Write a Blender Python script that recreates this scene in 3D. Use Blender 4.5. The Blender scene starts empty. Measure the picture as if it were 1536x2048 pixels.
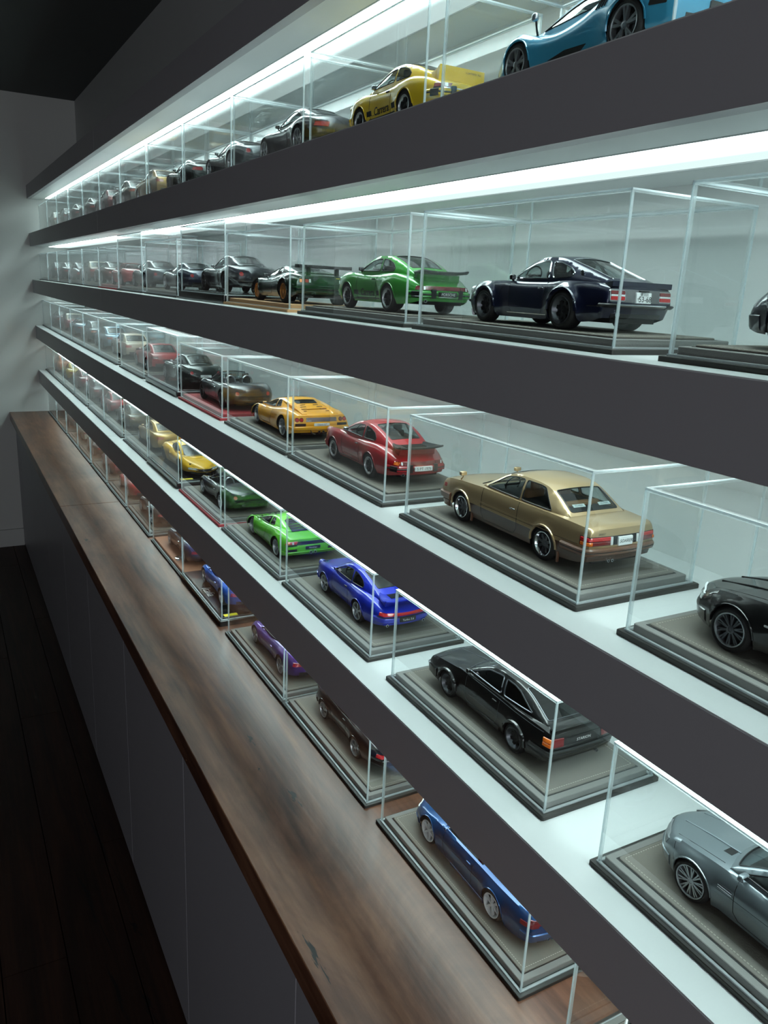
import bpy, bmesh, math, random
from mathutils import Vector, Matrix
from mathutils.geometry import delaunay_2d_cdt

random.seed(7)
SC = bpy.context.scene
COL = SC.collection
DZ = -0.03                      # survey heights -> floor at z = 0

# ------------------------------------------------------------------ camera
CAM = (-0.4494, 0.0474, 1.4917 + DZ)
yaw, pit, rol = math.radians(29.49), math.radians(15.752), math.radians(2.908)
fwd = Vector((math.sin(yaw) * math.cos(pit), math.cos(yaw) * math.cos(pit), -math.sin(pit)))
rgt = Vector((math.cos(yaw), -math.sin(yaw), 0))
upv = rgt.cross(fwd)
r2 = rgt * math.cos(rol) + upv * math.sin(rol)
u2 = -rgt * math.sin(rol) + upv * math.cos(rol)
cd = bpy.data.cameras.new('camera')
cam = bpy.data.objects.new('camera', cd)
COL.objects.link(cam)
M = Matrix((r2, u2, -fwd)).transposed().to_4x4()
M.translation = CAM
cam.matrix_world = M
cd.sensor_fit = 'VERTICAL'
cd.sensor_height = 36.0
cd.lens = 36.0 * 1581.57 / 2048
cd.clip_start = 0.02
SC.camera = cam

# ------------------------------------------------------------------ world, light levels, exposure
wd = bpy.data.worlds.new('room_ambient')
SC.world = wd
wd.use_nodes = True
wd.node_tree.nodes['Background'].inputs[0].default_value = (0.93, 0.95, 1.0, 1)
wd.node_tree.nodes['Background'].inputs[1].default_value = 0.05
LED_STRENGTH = 14.2
LED_COLOR = (0.80, 1.0, 0.98)
# dull daylight through the room's window, in the wall behind and to the left of the camera
ld = bpy.data.lights.new('window_daylight', 'AREA')
ld.shape = 'RECTANGLE'
ld.size, ld.size_y = 1.7, 1.25
ld.energy = 29.0
ld.color = (0.93, 0.95, 1.0)
lo = bpy.data.objects.new('window_daylight', ld)
COL.objects.link(lo)
lo.location = (-1.55, -2.605, 1.45)
lo.rotation_euler = (math.radians(90), 0, 0)
SC.view_settings.view_transform = 'Standard'
SC.view_settings.look = 'None'
SC.view_settings.exposure = 0.0
SC.view_settings.gamma = 1.0
SC.view_settings.use_curve_mapping = False
SC.cycles.transparent_max_bounces = 64
SC.cycles.max_bounces = 7
SC.cycles.diffuse_bounces = 3
SC.cycles.glossy_bounces = 3
SC.cycles.use_adaptive_sampling = True
SC.cycles.adaptive_threshold = 0.04
SC.cycles.sample_clamp_indirect = 4.0
SC.cycles.use_denoising = True


# ------------------------------------------------------------------ materials
def lin(c):
    return tuple(((v / 255) / 12.92 if v / 255 <= 0.04045 else ((v / 255 + 0.055) / 1.055) ** 2.4) for v in c)


MATS = {}


def pmat(name, rgb, rough=0.5, metal=0.0, coat=0.0, coat_rough=0.03, spec=0.5, bump=0.0, bscale=200.0, vary=0.0):
    """principled material; rgb is sRGB 0..255; optional fine procedural relief / mottling"""
    if name in MATS:
        return MATS[name]
    m = bpy.data.materials.new(name)
    m.use_nodes = True
    nt = m.node_tree
    b = nt.nodes['Principled BSDF']
    c = lin(rgb)
    b.inputs['Base Color'].default_value = (*c, 1)
    b.inputs['Roughness'].default_value = rough
    b.inputs['Metallic'].default_value = metal
    b.inputs['Coat Weight'].default_value = coat
    b.inputs['Coat Roughness'].default_value = coat_rough
    b.inputs['Specular IOR Level'].default_value = spec
    if bump or vary:
        tc = nt.nodes.new('ShaderNodeTexCoord')
        n = nt.nodes.new('ShaderNodeTexNoise')
        n.inputs['Scale'].default_value = bscale
        n.inputs['Detail'].default_value = 4
        nt.links.new(tc.outputs['Object'], n.inputs['Vector'])
        if bump:
            bp = nt.nodes.new('ShaderNodeBump')
            bp.inputs['Strength'].default_value = bump
            bp.inputs['Distance'].default_value = 0.001
            nt.links.new(n.outputs['Fac'], bp.inputs['Height'])
            nt.links.new(bp.outputs['Normal'], b.inputs['Normal'])
        if vary:
            mx = nt.nodes.new('ShaderNodeMix')
            mx.data_type = 'RGBA'
            mx.inputs[6].default_value = (*[v * (1 - vary) for v in c], 1)
            mx.inputs[7].default_value = (*[min(1, v * (1 + vary)) for v in c], 1)
            nt.links.new(n.outputs['Fac'], mx.inputs[0])
            nt.links.new(mx.outputs[2], b.inputs['Base Color'])
    MATS[name] = m
    return m


def glass_mat(name, tint, f0=0.04, rough=0.0, haze=0.0, hazecol=(0.8, 0.9, 0.9), slab_=False):
    """thin clear sheet: transparent + Schlick mirror reflection (+ a little surface dust)"""
    if name in MATS:
        return MATS[name]
    m = bpy.data.materials.new(name)
    m.use_nodes = True
    nt = m.node_tree
    nt.nodes.clear()
    out = nt.nodes.new('ShaderNodeOutputMaterial')
    lw = nt.nodes.new('ShaderNodeLayerWeight')
    lw.inputs['Blend'].default_value = 0.5
    pw = nt.nodes.new('ShaderNodeMath')
    pw.operation = 'POWER'
    pw.inputs[1].default_value = 5.0
    nt.links.new(lw.outputs['Facing'], pw.inputs[0])
    ma = nt.nodes.new('ShaderNodeMath')
    ma.operation = 'MULTIPLY_ADD'
    ma.inputs[1].default_value = 1 - f0
    ma.inputs[2].default_value = f0
    nt.links.new(pw.outputs[0], ma.inputs[0])
    if slab_:                                   # both faces of the sheet: 2F / (1 + F)
        p1 = nt.nodes.new('ShaderNodeMath')
        p1.operation = 'ADD'
        p1.inputs[1].default_value = 1.0
        nt.links.new(ma.outputs[0], p1.inputs[0])
        dv = nt.nodes.new('ShaderNodeMath')
        dv.operation = 'DIVIDE'
        nt.links.new(ma.outputs[0], dv.inputs[0])
        nt.links.new(p1.outputs[0], dv.inputs[1])
        ma = nt.nodes.new('ShaderNodeMath')
        ma.operation = 'MULTIPLY'
        ma.inputs[1].default_value = 2.0
        nt.links.new(dv.outputs[0], ma.inputs[0])
    tr = nt.nodes.new('ShaderNodeBsdfTransparent')
    tr.inputs[0].default_value = (*tint, 1)
    gl = nt.nodes.new('ShaderNodeBsdfGlossy')
    gl.inputs['Roughness'].default_value = rough
    gl.inputs[0].default_value = (1, 1, 1, 1)
    mx = nt.nodes.new('ShaderNodeMixShader')
    nt.links.new(ma.outputs[0], mx.inputs[0])
    nt.links.new(tr.outputs[0], mx.inputs[1])
    nt.links.new(gl.outputs[0], mx.inputs[2])
    last = mx
    if haze:
        df = nt.nodes.new('ShaderNodeBsdfDiffuse')
        df.inputs[0].default_value = (*hazecol, 1)
        m2 = nt.nodes.new('ShaderNodeMixShader')
        m2.inputs[0].default_value = haze
        nt.links.new(mx.outputs[0], m2.inputs[1])
        nt.links.new(df.outputs[0], m2.inputs[2])
        last = m2
    nt.links.new(last.outputs[0], out.inputs[0])
    MATS[name] = m
    return m


def paint(name, rgb, metal=0.0, rough=0.32, coat=1.0):
    return pmat('paint_' + name, rgb, rough=0.42 if metal < 0.15 else rough, metal=metal, coat=coat, coat_rough=0.015, spec=0.25)


def two_tone(name, top, low, zsplit):
    k = 'paint_' + name
    if k in MATS:
        return MATS[k]
    m = pmat(k, top, rough=0.32, metal=0.55, coat=1.0)
    nt = m.node_tree
    b = nt.nodes['Principled BSDF']
    tc = nt.nodes.new('ShaderNodeTexCoord')
    sx = nt.nodes.new('ShaderNodeSeparateXYZ')
    lt = nt.nodes.new('ShaderNodeMath')
    lt.operation = 'LESS_THAN'
    lt.inputs[1].default_value = zsplit
    mx = nt.nodes.new('ShaderNodeMix')
    mx.data_type = 'RGBA'
    mx.inputs[6].default_value = (*lin(top), 1)
    mx.inputs[7].default_value = (*lin(low), 1)
    nt.links.new(tc.outputs['Object'], sx.inputs[0])
    nt.links.new(sx.outputs[2], lt.inputs[0])
    nt.links.new(lt.outputs[0], mx.inputs[0])
    nt.links.new(mx.outputs[2], b.inputs['Base Color'])
    mm = nt.nodes.new('ShaderNodeMapRange')      # metallic only above the split
    mm.inputs[3].default_value = 0.55
    mm.inputs[4].default_value = 0.0
    nt.links.new(lt.outputs[0], mm.inputs[0])
    nt.links.new(mm.outputs[0], b.inputs['Metallic'])
    b.inputs['Specular IOR Level'].default_value = 0.25
    return m


M_WHITE = pmat('white_lacquer', (222, 226, 226), rough=0.35, vary=0.02, bscale=9)
M_WALL = pmat('white_wall_paint', (212, 215, 214), rough=0.6, vary=0.02, bscale=5)
M_ENDWALL = pmat('end_wall_paint', (216, 219, 216), rough=0.75, vary=0.03, bscale=3)
M_DIMWALL = pmat('darkened_unseen_wall', (58, 59, 62), rough=0.8, vary=0.03, bscale=3)  # unseen wall, darkened so the cover panes mirror little light
M_ADDED_DOOR = pmat('added_door_dark_tone', (52, 40, 34), rough=0.5, vary=0.1, bscale=12)  # dark tone for the added, unseen door
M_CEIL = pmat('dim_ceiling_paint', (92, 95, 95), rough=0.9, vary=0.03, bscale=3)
M_FASCIA = pmat('grey_laminate', (174, 173, 178), rough=0.42, vary=0.015, bscale=30)
M_CAB = pmat('cabinet_grey_laminate', (168, 167, 174), rough=0.4, vary=0.015, bscale=14)
M_DARK = pmat('shadow_gap', (16, 16, 17), rough=0.9, vary=0.05, bscale=20)
M_ALU = pmat('led_channel', (200, 204, 206), rough=0.3, metal=0.7, vary=0.02, bscale=40)
M_TIRE = pmat('tyre_rubber', (22, 22, 23), rough=0.7, bump=0.2, bscale=60)
M_TRIM = pmat('black_trim', (18, 18, 20), rough=0.45, vary=0.05, bscale=30)
M_GLOSSBLK = pmat('gloss_black', (10, 10, 12), rough=0.15, coat=0.6, vary=0.03, bscale=10)
M_CHROME = pmat('chrome', (214, 218, 222), rough=0.12, metal=1.0, vary=0.02, bscale=20)
M_SILVER = pmat('silver_alloy', (178, 182, 186), rough=0.28, metal=0.85, vary=0.02, bscale=30)
M_GUN = pmat('gunmetal_alloy', (96, 99, 104), rough=0.35, metal=0.8, vary=0.03, bscale=30)
M_BLKALLOY = pmat('black_alloy', (24, 24, 26), rough=0.4, metal=0.3, vary=0.03, bscale=30)
M_GOLDALLOY = pmat('gold_alloy', (186, 128, 62), rough=0.32, metal=0.6, vary=0.03, bscale=30)
M_WHTALLOY = pmat('white_alloy', (228, 230, 232), rough=0.35, vary=0.02, bscale=30)
M_INT = pmat('cabin_trim', (38, 36, 36), rough=0.8, vary=0.08, bscale=40)
M_SEATBLK = pmat('black_seat_leather', (30, 29, 30), rough=0.55, bump=0.2, bscale=80)
M_SEATTAN = pmat('tan_seat_leather', (150, 108, 72), rough=0.55, bump=0.2, bscale=80)
M_SEATRED = pmat('red_seat_leather', (120, 36, 36), rough=0.55, bump=0.2, bscale=80)
M_RED = pmat('red_lens', (176, 28, 30), rough=0.15, coat=1.0, vary=0.1, bscale=60)
M_DKRED = pmat('dark_red_lens', (110, 30, 34), rough=0.15, coat=1.0, vary=0.1, bscale=60)
M_AMBER = pmat('amber_lens', (226, 110, 34), rough=0.15, coat=1.0, vary=0.1, bscale=60)
M_CLEAR = pmat('clear_lens', (214, 220, 220), rough=0.15, coat=1.0, vary=0.05, bscale=60)
M_PLATEW = pmat('white_plate', (232, 236, 236), rough=0.5, vary=0.02, bscale=30)
M_INK = pmat('dark_ink', (26, 34, 32), rough=0.6, vary=0.02, bscale=30)
M_INKW = pmat('white_ink', (226, 228, 226), rough=0.6, vary=0.02, bscale=30)
M_YEL = pmat('yellow_badge', (232, 210, 40), rough=0.5, vary=0.04, bscale=40)
M_GREYPANEL = pmat('satin_grey_panel', (112, 112, 114), rough=0.5, metal=0.4, vary=0.03, bscale=30)
M_LEATH = pmat('olive_grey_leather', (112, 107, 99), rough=0.75, bump=0.35, bscale=900, vary=0.06)
M_LEATHS = pmat('grey_leather_edge', (122, 121, 118), rough=0.7, bump=0.3, bscale=900, vary=0.05)
M_BOARD = pmat('dark_base_board', (46, 44, 41), rough=0.45, vary=0.06, bscale=120)
M_STITCH = pmat('pale_thread', (172, 166, 154), rough=0.8, vary=0.05, bscale=300)
M_BLKBASE = pmat('gloss_black_base', (14, 15, 16), rough=0.2, coat=0.5, vary=0.05, bscale=100)
M_REDBASE = pmat('red_leather', (158, 38, 46), rough=0.6, bump=0.3, bscale=900, vary=0.06)
M_TANBASE = pmat('tan_leather', (196, 150, 104), rough=0.6, bump=0.3, bscale=900, vary=0.06)
M_BRNBASE = pmat('brown_leather', (168, 112, 84), rough=0.6, bump=0.3, bscale=900, vary=0.06)
M_ACRYL = glass_mat('clear_acrylic', (0.955, 0.972, 0.972), f0=0.034, slab_=True)
M_GLASS = glass_mat('car_glass', (0.62, 0.68, 0.68), f0=0.06)
M_DKGLASS = glass_mat('dark_car_glass', (0.22, 0.25, 0.26), f0=0.07)


def acrylic_edge(name, op):
    m = bpy.data.materials.new(name)
    m.use_nodes = True
    nt = m.node_tree
    nt.nodes.clear()
    out = nt.nodes.new('ShaderNodeOutputMaterial')
    tr = nt.nodes.new('ShaderNodeBsdfTransparent')
    tr.inputs[0].default_value = (0.9, 0.96, 0.97, 1)
    tl = nt.nodes.new('ShaderNodeBsdfTranslucent')
    tl.inputs[0].default_value = (0.92, 0.98, 1, 1)
    df = nt.nodes.new('ShaderNodeBsdfDiffuse')
    df.inputs[0].default_value = (0.92, 0.98, 1, 1)
    gl = nt.nodes.new('ShaderNodeBsdfGlossy')
    gl.inputs['Roughness'].default_value = 0.15
    a = nt.nodes.new('ShaderNodeMixShader')
    a.inputs[0].default_value = 0.5
    nt.links.new(tl.outputs[0], a.inputs[1])
    nt.links.new(df.outputs[0], a.inputs[2])
    b = nt.nodes.new('ShaderNodeMixShader')
    b.inputs[0].default_value = 0.25
    nt.links.new(a.outputs[0], b.inputs[1])
    nt.links.new(gl.outputs[0], b.inputs[2])
    c = nt.nodes.new('ShaderNodeMixShader')
    c.inputs[0].default_value = op
    nt.links.new(tr.outputs[0], c.inputs[1])
    nt.links.new(b.outputs[0], c.inputs[2])
    nt.links.new(c.outputs[0], out.inputs[0])
    return m


M_AEDGE = acrylic_edge('whitened_acrylic_edge', 0.42)  # cut faces whitened to imitate light piped to the edges
M_AHILITE = acrylic_edge('acrylic_edge_highlight', 0.85)  # more opaque white for the imitated bright edge lines


def led_mat():
    m = bpy.data.materials.new('led_diffuser')
    m.use_nodes = True
    nt = m.node_tree
    nt.nodes.clear()
    out = nt.nodes.new('ShaderNodeOutputMaterial')
    em = nt.nodes.new('ShaderNodeEmission')
    em.inputs[0].default_value = (*LED_COLOR, 1)
    tc = nt.nodes.new('ShaderNodeTexCoord')
    sx = nt.nodes.new('ShaderNodeSeparateXYZ')
    mr = nt.nodes.new('ShaderNodeMapRange')      # the tape sits near the front edge of the frosted cover
    mr.inputs[1].default_value = 0.078
    mr.inputs[2].default_value = 0.138
    mr.inputs[3].default_value = LED_STRENGTH
    mr.inputs[4].default_value = LED_STRENGTH * 0.07
    nt.links.new(tc.outputs['Object'], sx.inputs[0])
    nt.links.new(sx.outputs[0], mr.inputs[0])
    mr.interpolation_type = 'SMOOTHSTEP'
    nt.links.new(mr.outputs[0], em.inputs[1])
    nt.links.new(em.outputs[0], out.inputs[0])
    return m


M_LED = led_mat()


def wood_mat(name, c1, c2, c3, rough, scale=(9, 1.1, 9), knots=(), coat=0.0):
    m = bpy.data.materials.new(name)
    m.use_nodes = True
    nt = m.node_tree
    b = nt.nodes['Principled BSDF']
    b.inputs['Roughness'].default_value = rough
    b.inputs['Coat Weight'].default_value = coat
    b.inputs['Coat Roughness'].default_value = 0.25
    N = nt.nodes.new
    L = nt.links.new
    tc = N('ShaderNodeTexCoord')
    mp = N('ShaderNodeMapping')
    mp.inputs['Scale'].default_value = scale
    L(tc.outputs['Object'], mp.inputs[0])
    n1 = N('ShaderNodeTexNoise')
    n1.inputs['Scale'].default_value = 1.0
    n1.inputs['Detail'].default_value = 9
    n1.inputs['Roughness'].default_value = 0.62
    n1.inputs['Distortion'].default_value = 1.6
    L(mp.outputs[0], n1.inputs['Vector'])
    mp2 = N('ShaderNodeMapping')
    mp2.inputs['Scale'].default_value = (scale[0] * 16, scale[1] * 4, scale[2] * 16)
    L(tc.outputs['Object'], mp2.inputs[0])
    n2 = N('ShaderNodeTexNoise')
    n2.inputs['Scale'].default_value = 1.0
    n2.inputs['Detail'].default_value = 5
    L(mp2.outputs[0], n2.inputs['Vector'])
    ad = N('ShaderNodeMath')
    ad.operation = 'MULTIPLY_ADD'
    ad.inputs[1].default_value = 0.42
    L(n2.outputs['Fac'], ad.inputs[0])
    L(n1.outputs['Fac'], ad.inputs[2])
    cr = N('ShaderNodeValToRGB')
    e = cr.color_ramp.elements
    e[0].position = 0.46
    e[0].color = (*lin(c1), 1)
    e[1].position = 0.98
    e[1].color = (*lin(c3), 1)
    k = e.new(0.70)
    k.color = (*lin(c2), 1)
    L(ad.outputs[0], cr.inputs[0])
    colr = cr.outputs[0]
    for (kx, ky, rx, ry, ang) in knots:          # gum veins: broken dark elongated marks in the timber
        km = N('ShaderNodeMapping')
        km.vector_type = 'TEXTURE'
        km.inputs['Location'].default_value = (kx, ky, 0)
        km.inputs['Rotation'].default_value = (0, 0, ang)
        km.inputs['Scale'].default_value = (rx, ry, 1000)
        L(tc.outputs['Object'], km.inputs[0])
        nz = N('ShaderNodeTexNoise')
        nz.inputs['Scale'].default_value = 2.2
        nz.inputs['Detail'].default_value = 6
        L(km.outputs[0], nz.inputs['Vector'])
        ln = N('ShaderNodeVectorMath')
        ln.operation = 'LENGTH'
        L(km.outputs[0], ln.inputs[0])
        a2 = N('ShaderNodeMath')
        a2.operation = 'MULTIPLY_ADD'
        a2.inputs[1].default_value = 2.6
        a2.inputs[2].default_value = -0.75
        L(nz.outputs['Fac'], a2.inputs[0])
        sm = N('ShaderNodeMath')
        sm.operation = 'ADD'
        L(ln.outputs['Value'], sm.inputs[0])
        L(a2.outputs[0], sm.inputs[1])
        lt = N('ShaderNodeMapRange')
        lt.inputs[1].default_value = 1.0
        lt.inputs[2].default_value = 0.85
        L(sm.outputs[0], lt.inputs[0])
        mx = N('ShaderNodeMix')
        mx.data_type = 'RGBA'
        mx.inputs[7].default_value = (*lin((26, 20, 18)), 1)
        L(lt.outputs[0], mx.inputs[0])
        L(colr, mx.inputs[6])
        colr = mx.outputs[2]
    L(colr, b.inputs['Base Color'])
    bp = N('ShaderNodeBump')
    bp.inputs['Strength'].default_value = 0.12
    bp.inputs['Distance'].default_value = 0.002
    L(n2.outputs['Fac'], bp.inputs['Height'])
    L(bp.outputs['Normal'], b.inputs['Normal'])
    return m


M_COUNTER = wood_mat('red_gum_timber', (56, 30, 22), (108, 70, 52), (148, 104, 78), 0.33, scale=(6, 1.7, 6),
                     knots=((-0.052, 0.975, 0.010, 0.040, 0.1), (-0.058, 1.145, 0.008, 0.030, 0.05),
                            (-0.141, 0.70, 0.008, 0.060, 0.02), (-0.134, 2.30, 0.012, 0.03, 0.4),
                            (-0.075, 1.06, 0.004, 0.010, 0.0)))
M_FLOOR = wood_mat('dark_stained_boards', (30, 17, 11), (52, 31, 21), (74, 46, 32), 0.6, scale=(9, 0.8, 9),
                   knots=((-0.25, 1.75, 0.012, 0.25, 0.12), (-0.19, 1.95, 0.008, 0.3, 0.1),
                          (-0.24, 1.45, 0.010, 0.18, 0.1), (-0.19, 1.40, 0.014, 0.08, 0.15), (-0.17, 1.62, 0.014, 0.05, 0.3)))


# ------------------------------------------------------------------ mesh helpers
def pchip(pts):
    pts = sorted(pts)
    xs = [p[0] for p in pts]
    ys = [p[1] for p in pts]
    n = len(xs)
    h = [xs[i + 1] - xs[i] for i in range(n - 1)]
    dl = [(ys[i + 1] - ys[i]) / h[i] for i in range(n - 1)]
    d = [0] * n
    for i in range(1, n - 1):
        if dl[i - 1] * dl[i] > 0:
            w1 = 2 * h[i] + h[i - 1]
            w2 = h[i] + 2 * h[i - 1]
            d[i] = (w1 + w2) / (w1 / dl[i - 1] + w2 / dl[i])
    d[0] = dl[0]
    d[-1] = dl[-1]

    def f(x):
        if x <= xs[0]:
            return ys[0]
        if x >= xs[-1]:
            return ys[-1]
        i = 0
        while x > xs[i + 1]:
            i += 1
        t = (x - xs[i]) / h[i]
        return ((1 + 2 * t) * (1 - t) ** 2 * ys[i] + t * (1 - t) ** 2 * h[i] * d[i]
                + t * t * (3 - 2 * t) * ys[i + 1] + t * t * (t - 1) * h[i] * d[i + 1])
    return f


def link(o, parent=None):
    COL.objects.link(o)
    if parent is not None:
        o.parent = parent
    return o


def tag(o, label=None, cat=None, group=None, kind=None):
    if label:
        o['label'] = label
    if cat:
        o['category'] = cat
    if group:
        o['group'] = group
    if kind:
        o['kind'] = kind
    return o


def empty(name, loc=(0, 0, 0), rz=0.0, scale=1.0):
    o = bpy.data.objects.new(name, None)
    o.empty_display_size = 0.05
    o.location = loc
    o.rotation_euler = (0, 0, rz)
    o.scale = (scale,) * 3
    return link(o)


class MB:
    """collects geometry for ONE mesh object"""

    def __init__(s):
        s.v = []
        s.f = []
        s.mi = []

    def add(s, v, f, mi=0):
        b = len(s.v)
        s.v += [tuple(p) for p in v]
        s.f += [tuple(b + i for i in q) for q in f]
        s.mi += [mi] * len(f) if isinstance(mi, int) else list(mi)
        return s

    def box(s, x0, x1, y0, y1, z0, z1, mi=0):
        v = [(x, y, z) for x in (x0, x1) for y in (y0, y1) for z in (z0, z1)]
        f = [(0, 1, 3, 2), (4, 6, 7, 5), (0, 4, 5, 1), (2, 3, 7, 6), (0, 2, 6, 4), (1, 5, 7, 3)]
        return s.add(v, f, mi)

    def rbox(s, x0, x1, y0, y1, z0, z1, b, mi=0, seg=2):
        bm = bmesh.new()
        bmesh.ops.create_cube(bm, size=1.0)
        for q in bm.verts:
            q.co = Vector(((x0 + x1) / 2 + q.co.x * (x1 - x0), (y0 + y1) / 2 + q.co.y * (y1 - y0), (z0 + z1) / 2 + q.co.z * (z1 - z0)))
        bmesh.ops.bevel(bm, geom=list(bm.edges), offset=b, segments=seg, affect='EDGES', profile=0.5)
        bm.verts.index_update()
        s.add([q.co[:] for q in bm.verts], [tuple(q.index for q in f.verts) for f in bm.faces], mi)
        bm.free()
        return s

    def tube(s, pts, r, n=6, closed=False, mi=0, caps=True):
        pts = [Vector(p) for p in pts]
        m = len(pts)
        rings = []
        for i, p in enumerate(pts):
            a = pts[i - 1] if (i > 0 or closed) else p
            b = pts[(i + 1) % m] if (i < m - 1 or closed) else p
            t = (b - a)
            t = t.normalized() if t.length > 1e-9 else Vector((0, 1, 0))
            ref = Vector((0, 0, 1)) if abs(t.z) < 0.9 else Vector((1, 0, 0))
            u = t.cross(ref).normalized()
            w = t.cross(u)
            rr = r[i] if isinstance(r, (list, tuple)) else r
            rings.append([p + (u * math.cos(2 * math.pi * k / n) + w * math.sin(2 * math.pi * k / n)) * rr for k in range(n)])
        v = [q for g in rings for q in g]
        f = []
        for i in range(m if closed else m - 1):
            j = (i + 1) % m
            for k in range(n):
                f.append((i * n + k, i * n + (k + 1) % n, j * n + (k + 1) % n, j * n + k))
        if not closed and caps:
            f.append(tuple(range(n - 1, -1, -1)))
            f.append(tuple((m - 1) * n + k for k in range(n)))
        return s.add(v, f, mi)

    def lathe(s, prof, n=28, mi=0, axis='X', c=(0, 0, 0)):
        """prof: list of (radius, position along axis)"""
        v = []
        f = []
        for (r, a) in prof:
            for k in range(n):
                t = 2 * math.pi * k / n
                q = (a, r * math.cos(t), r * math.sin(t)) if axis == 'X' else ((r * math.cos(t), a, r * math.sin(t)) if axis == 'Y' else (r * math.cos(t), r * math.sin(t), a))
                v.append((q[0] + c[0], q[1] + c[1], q[2] + c[2]))
        for i in range(len(prof) - 1):
            for k in range(n):
                f.append((i * n + k, i * n + (k + 1) % n, (i + 1) * n + (k + 1) % n, (i + 1) * n + k))
        return s.add(v, f, mi)

    def mesh(s, name, mats, smooth=40, weld=0.0, fixn=False):
        me = bpy.data.meshes.new(name)
        me.from_pydata(s.v, [], s.f)
        for m in (mats if isinstance(mats, (list, tuple)) else [mats]):
            me.materials.append(m)
        if any(s.mi):
            me.polygons.foreach_set('material_index', s.mi)
        if weld or fixn:
            bm = bmesh.new()
            bm.from_mesh(me)
            if weld:
                bmesh.ops.remove_doubles(bm, verts=list(bm.verts), dist=weld)
            if fixn:
                bmesh.ops.recalc_face_normals(bm, faces=list(bm.faces))
            bm.to_mesh(me)
            bm.free()
        if smooth:
            me.polygons.foreach_set('use_smooth', [True] * len(me.polygons))
            me.set_sharp_from_angle(angle=math.radians(smooth))
        me.update()
        return me

    def build(s, name, mats, parent=None, smooth=40, weld=0.0, fixn=False):
        return link(bpy.data.objects.new(name, s.mesh(name, mats, smooth, weld, fixn)), parent)


def inst(name, me, parent, loc=(0, 0, 0), rz=0.0):
    o = bpy.data.objects.new(name, me)
    o.location = loc
    o.rotation_euler = (0, 0, rz)
    return link(o, parent)


def fillet(poly, r, n=4):
    out = []
    m = len(poly)
    for i in range(m):
        p = Vector(poly[i])
        a = Vector(poly[i - 1])
        b = Vector(poly[(i + 1) % m])
        d1 = (a - p)
        d2 = (b - p)
        k = min(r, d1.length * 0.45, d2.length * 0.45)
        p1 = p + d1.normalized() * k
        p2 = p + d2.normalized() * k
        for j in range(n + 1):
            t = j / n
            q = p1 * (1 - t) ** 2 + p * 2 * t * (1 - t) + p2 * t * t
            out.append((q.x, q.y))
    return out


def densify(poly, step):
    out = []
    m = len(poly)
    for i in range(m):
        a = Vector(poly[i])
        b = Vector(poly[(i + 1) % m])
        k = max(1, int((b - a).length / step))
        for j in range(k):
            q = a + (b - a) * (j / k)
            out.append((q.x, q.y))
    return out


def inside(p, poly):
    c = False
    j = len(poly) - 1
    for i in range(len(poly)):
        if (poly[i][1] > p[1]) != (poly[j][1] > p[1]) and p[0] < (poly[j][0] - poly[i][0]) * (p[1] - poly[i][1]) / (poly[j][1] - poly[i][1]) + poly[i][0]:
            c = not c
        j = i
    return c


def sheet(poly, holes=(), step=0.07):
    """triangulate a polygon with holes (+ inner points so that it can bend); returns 2d verts and faces"""
    loops = [poly] + list(holes)
    v = []
    e = []
    for lp in loops:
        b = len(v)
        v += [Vector(q) for q in lp]
        e += [(b + i, b + (i + 1) % len(lp)) for i in range(len(lp))]
    xs = [p[0] for p in poly]
    ys = [p[1] for p in poly]
    x = min(xs) + step * 0.5
    while x < max(xs):
        y = min(ys) + step * 0.5
        while y < max(ys):
            p = (x, y)
            if inside(p, poly) and not any(inside(p, h) for h in holes):
                if min((Vector(p) - q).length_squared for q in v[:sum(map(len, loops))]) > (step * 0.4) ** 2:
                    v.append(Vector(p))
            y += step
        x += step
    r = delaunay_2d_cdt(v, e, [], 0, 1e-6)
    ov = [(q.x, q.y) for q in r[0]]
    of = []
    for t in r[2]:
        c = (sum(ov[i][0] for i in t) / 3, sum(ov[i][1] for i in t) / 3)
        if inside(c, poly) and not any(inside(c, h) for h in holes):
            of.append(tuple(t))
    return ov, of


TEXT_CACHE = {}


def text_obj(name, s, parent, mat, size, origin, xdir, ydir, shear=0.0, extr=0.0, align='CENTER', bold=0.0):
    key = (s, round(size, 4), shear, extr, align, mat.name, bold)
    if key not in TEXT_CACHE:
        cu = bpy.data.curves.new('lettering', 'FONT')
        cu.body = s
        cu.size = size
        cu.shear = shear
        cu.extrude = extr
        cu.offset = bold
        cu.align_x = align
        cu.align_y = 'CENTER'
        cu.resolution_u = 3
        to = bpy.data.objects.new('lettering', cu)
        COL.objects.link(to)
        dg = bpy.context.evaluated_depsgraph_get()
        me = bpy.data.meshes.new_from_object(to.evaluated_get(dg))
        bpy.data.objects.remove(to)
        bpy.data.curves.remove(cu)
        me.name = 'lettering'
        me.materials.clear()
        me.materials.append(mat)
        TEXT_CACHE[key] = me
    o = bpy.data.objects.new(name, TEXT_CACHE[key])
    x = Vector(xdir).normalized()
    y = Vector(ydir)
    y = (y - x * y.dot(x)).normalized()
    z = x.cross(y)
    m = Matrix((x, y, z)).transposed().to_4x4()
    m.translation = origin
    link(o, parent)
    o.matrix_local = m
    return o


# ------------------------------------------------------------------ the room
XW, YW = 0.251, 4.64
Y0 = -1.6                                     # the run of shelves goes on behind the camera
Z_CEIL, Z_HT, Z_HB = 2.318 + DZ, 1.90 + DZ, 1.8378 + DZ
Z_TOP = {'A': 1.6742 + DZ, 'B': 1.4484 + DZ, 'C': 1.2182 + DZ, 'D': 0.9891 + DZ, 'E': 0.7685 + DZ}
Z_BOT = {'A': 1.6110 + DZ, 'B': 1.3834 + DZ, 'C': 1.1525 + DZ, 'D': 0.9199 + DZ}
XC, TC = -0.1565, 0.042                        # counter front edge, counter thickness


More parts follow.
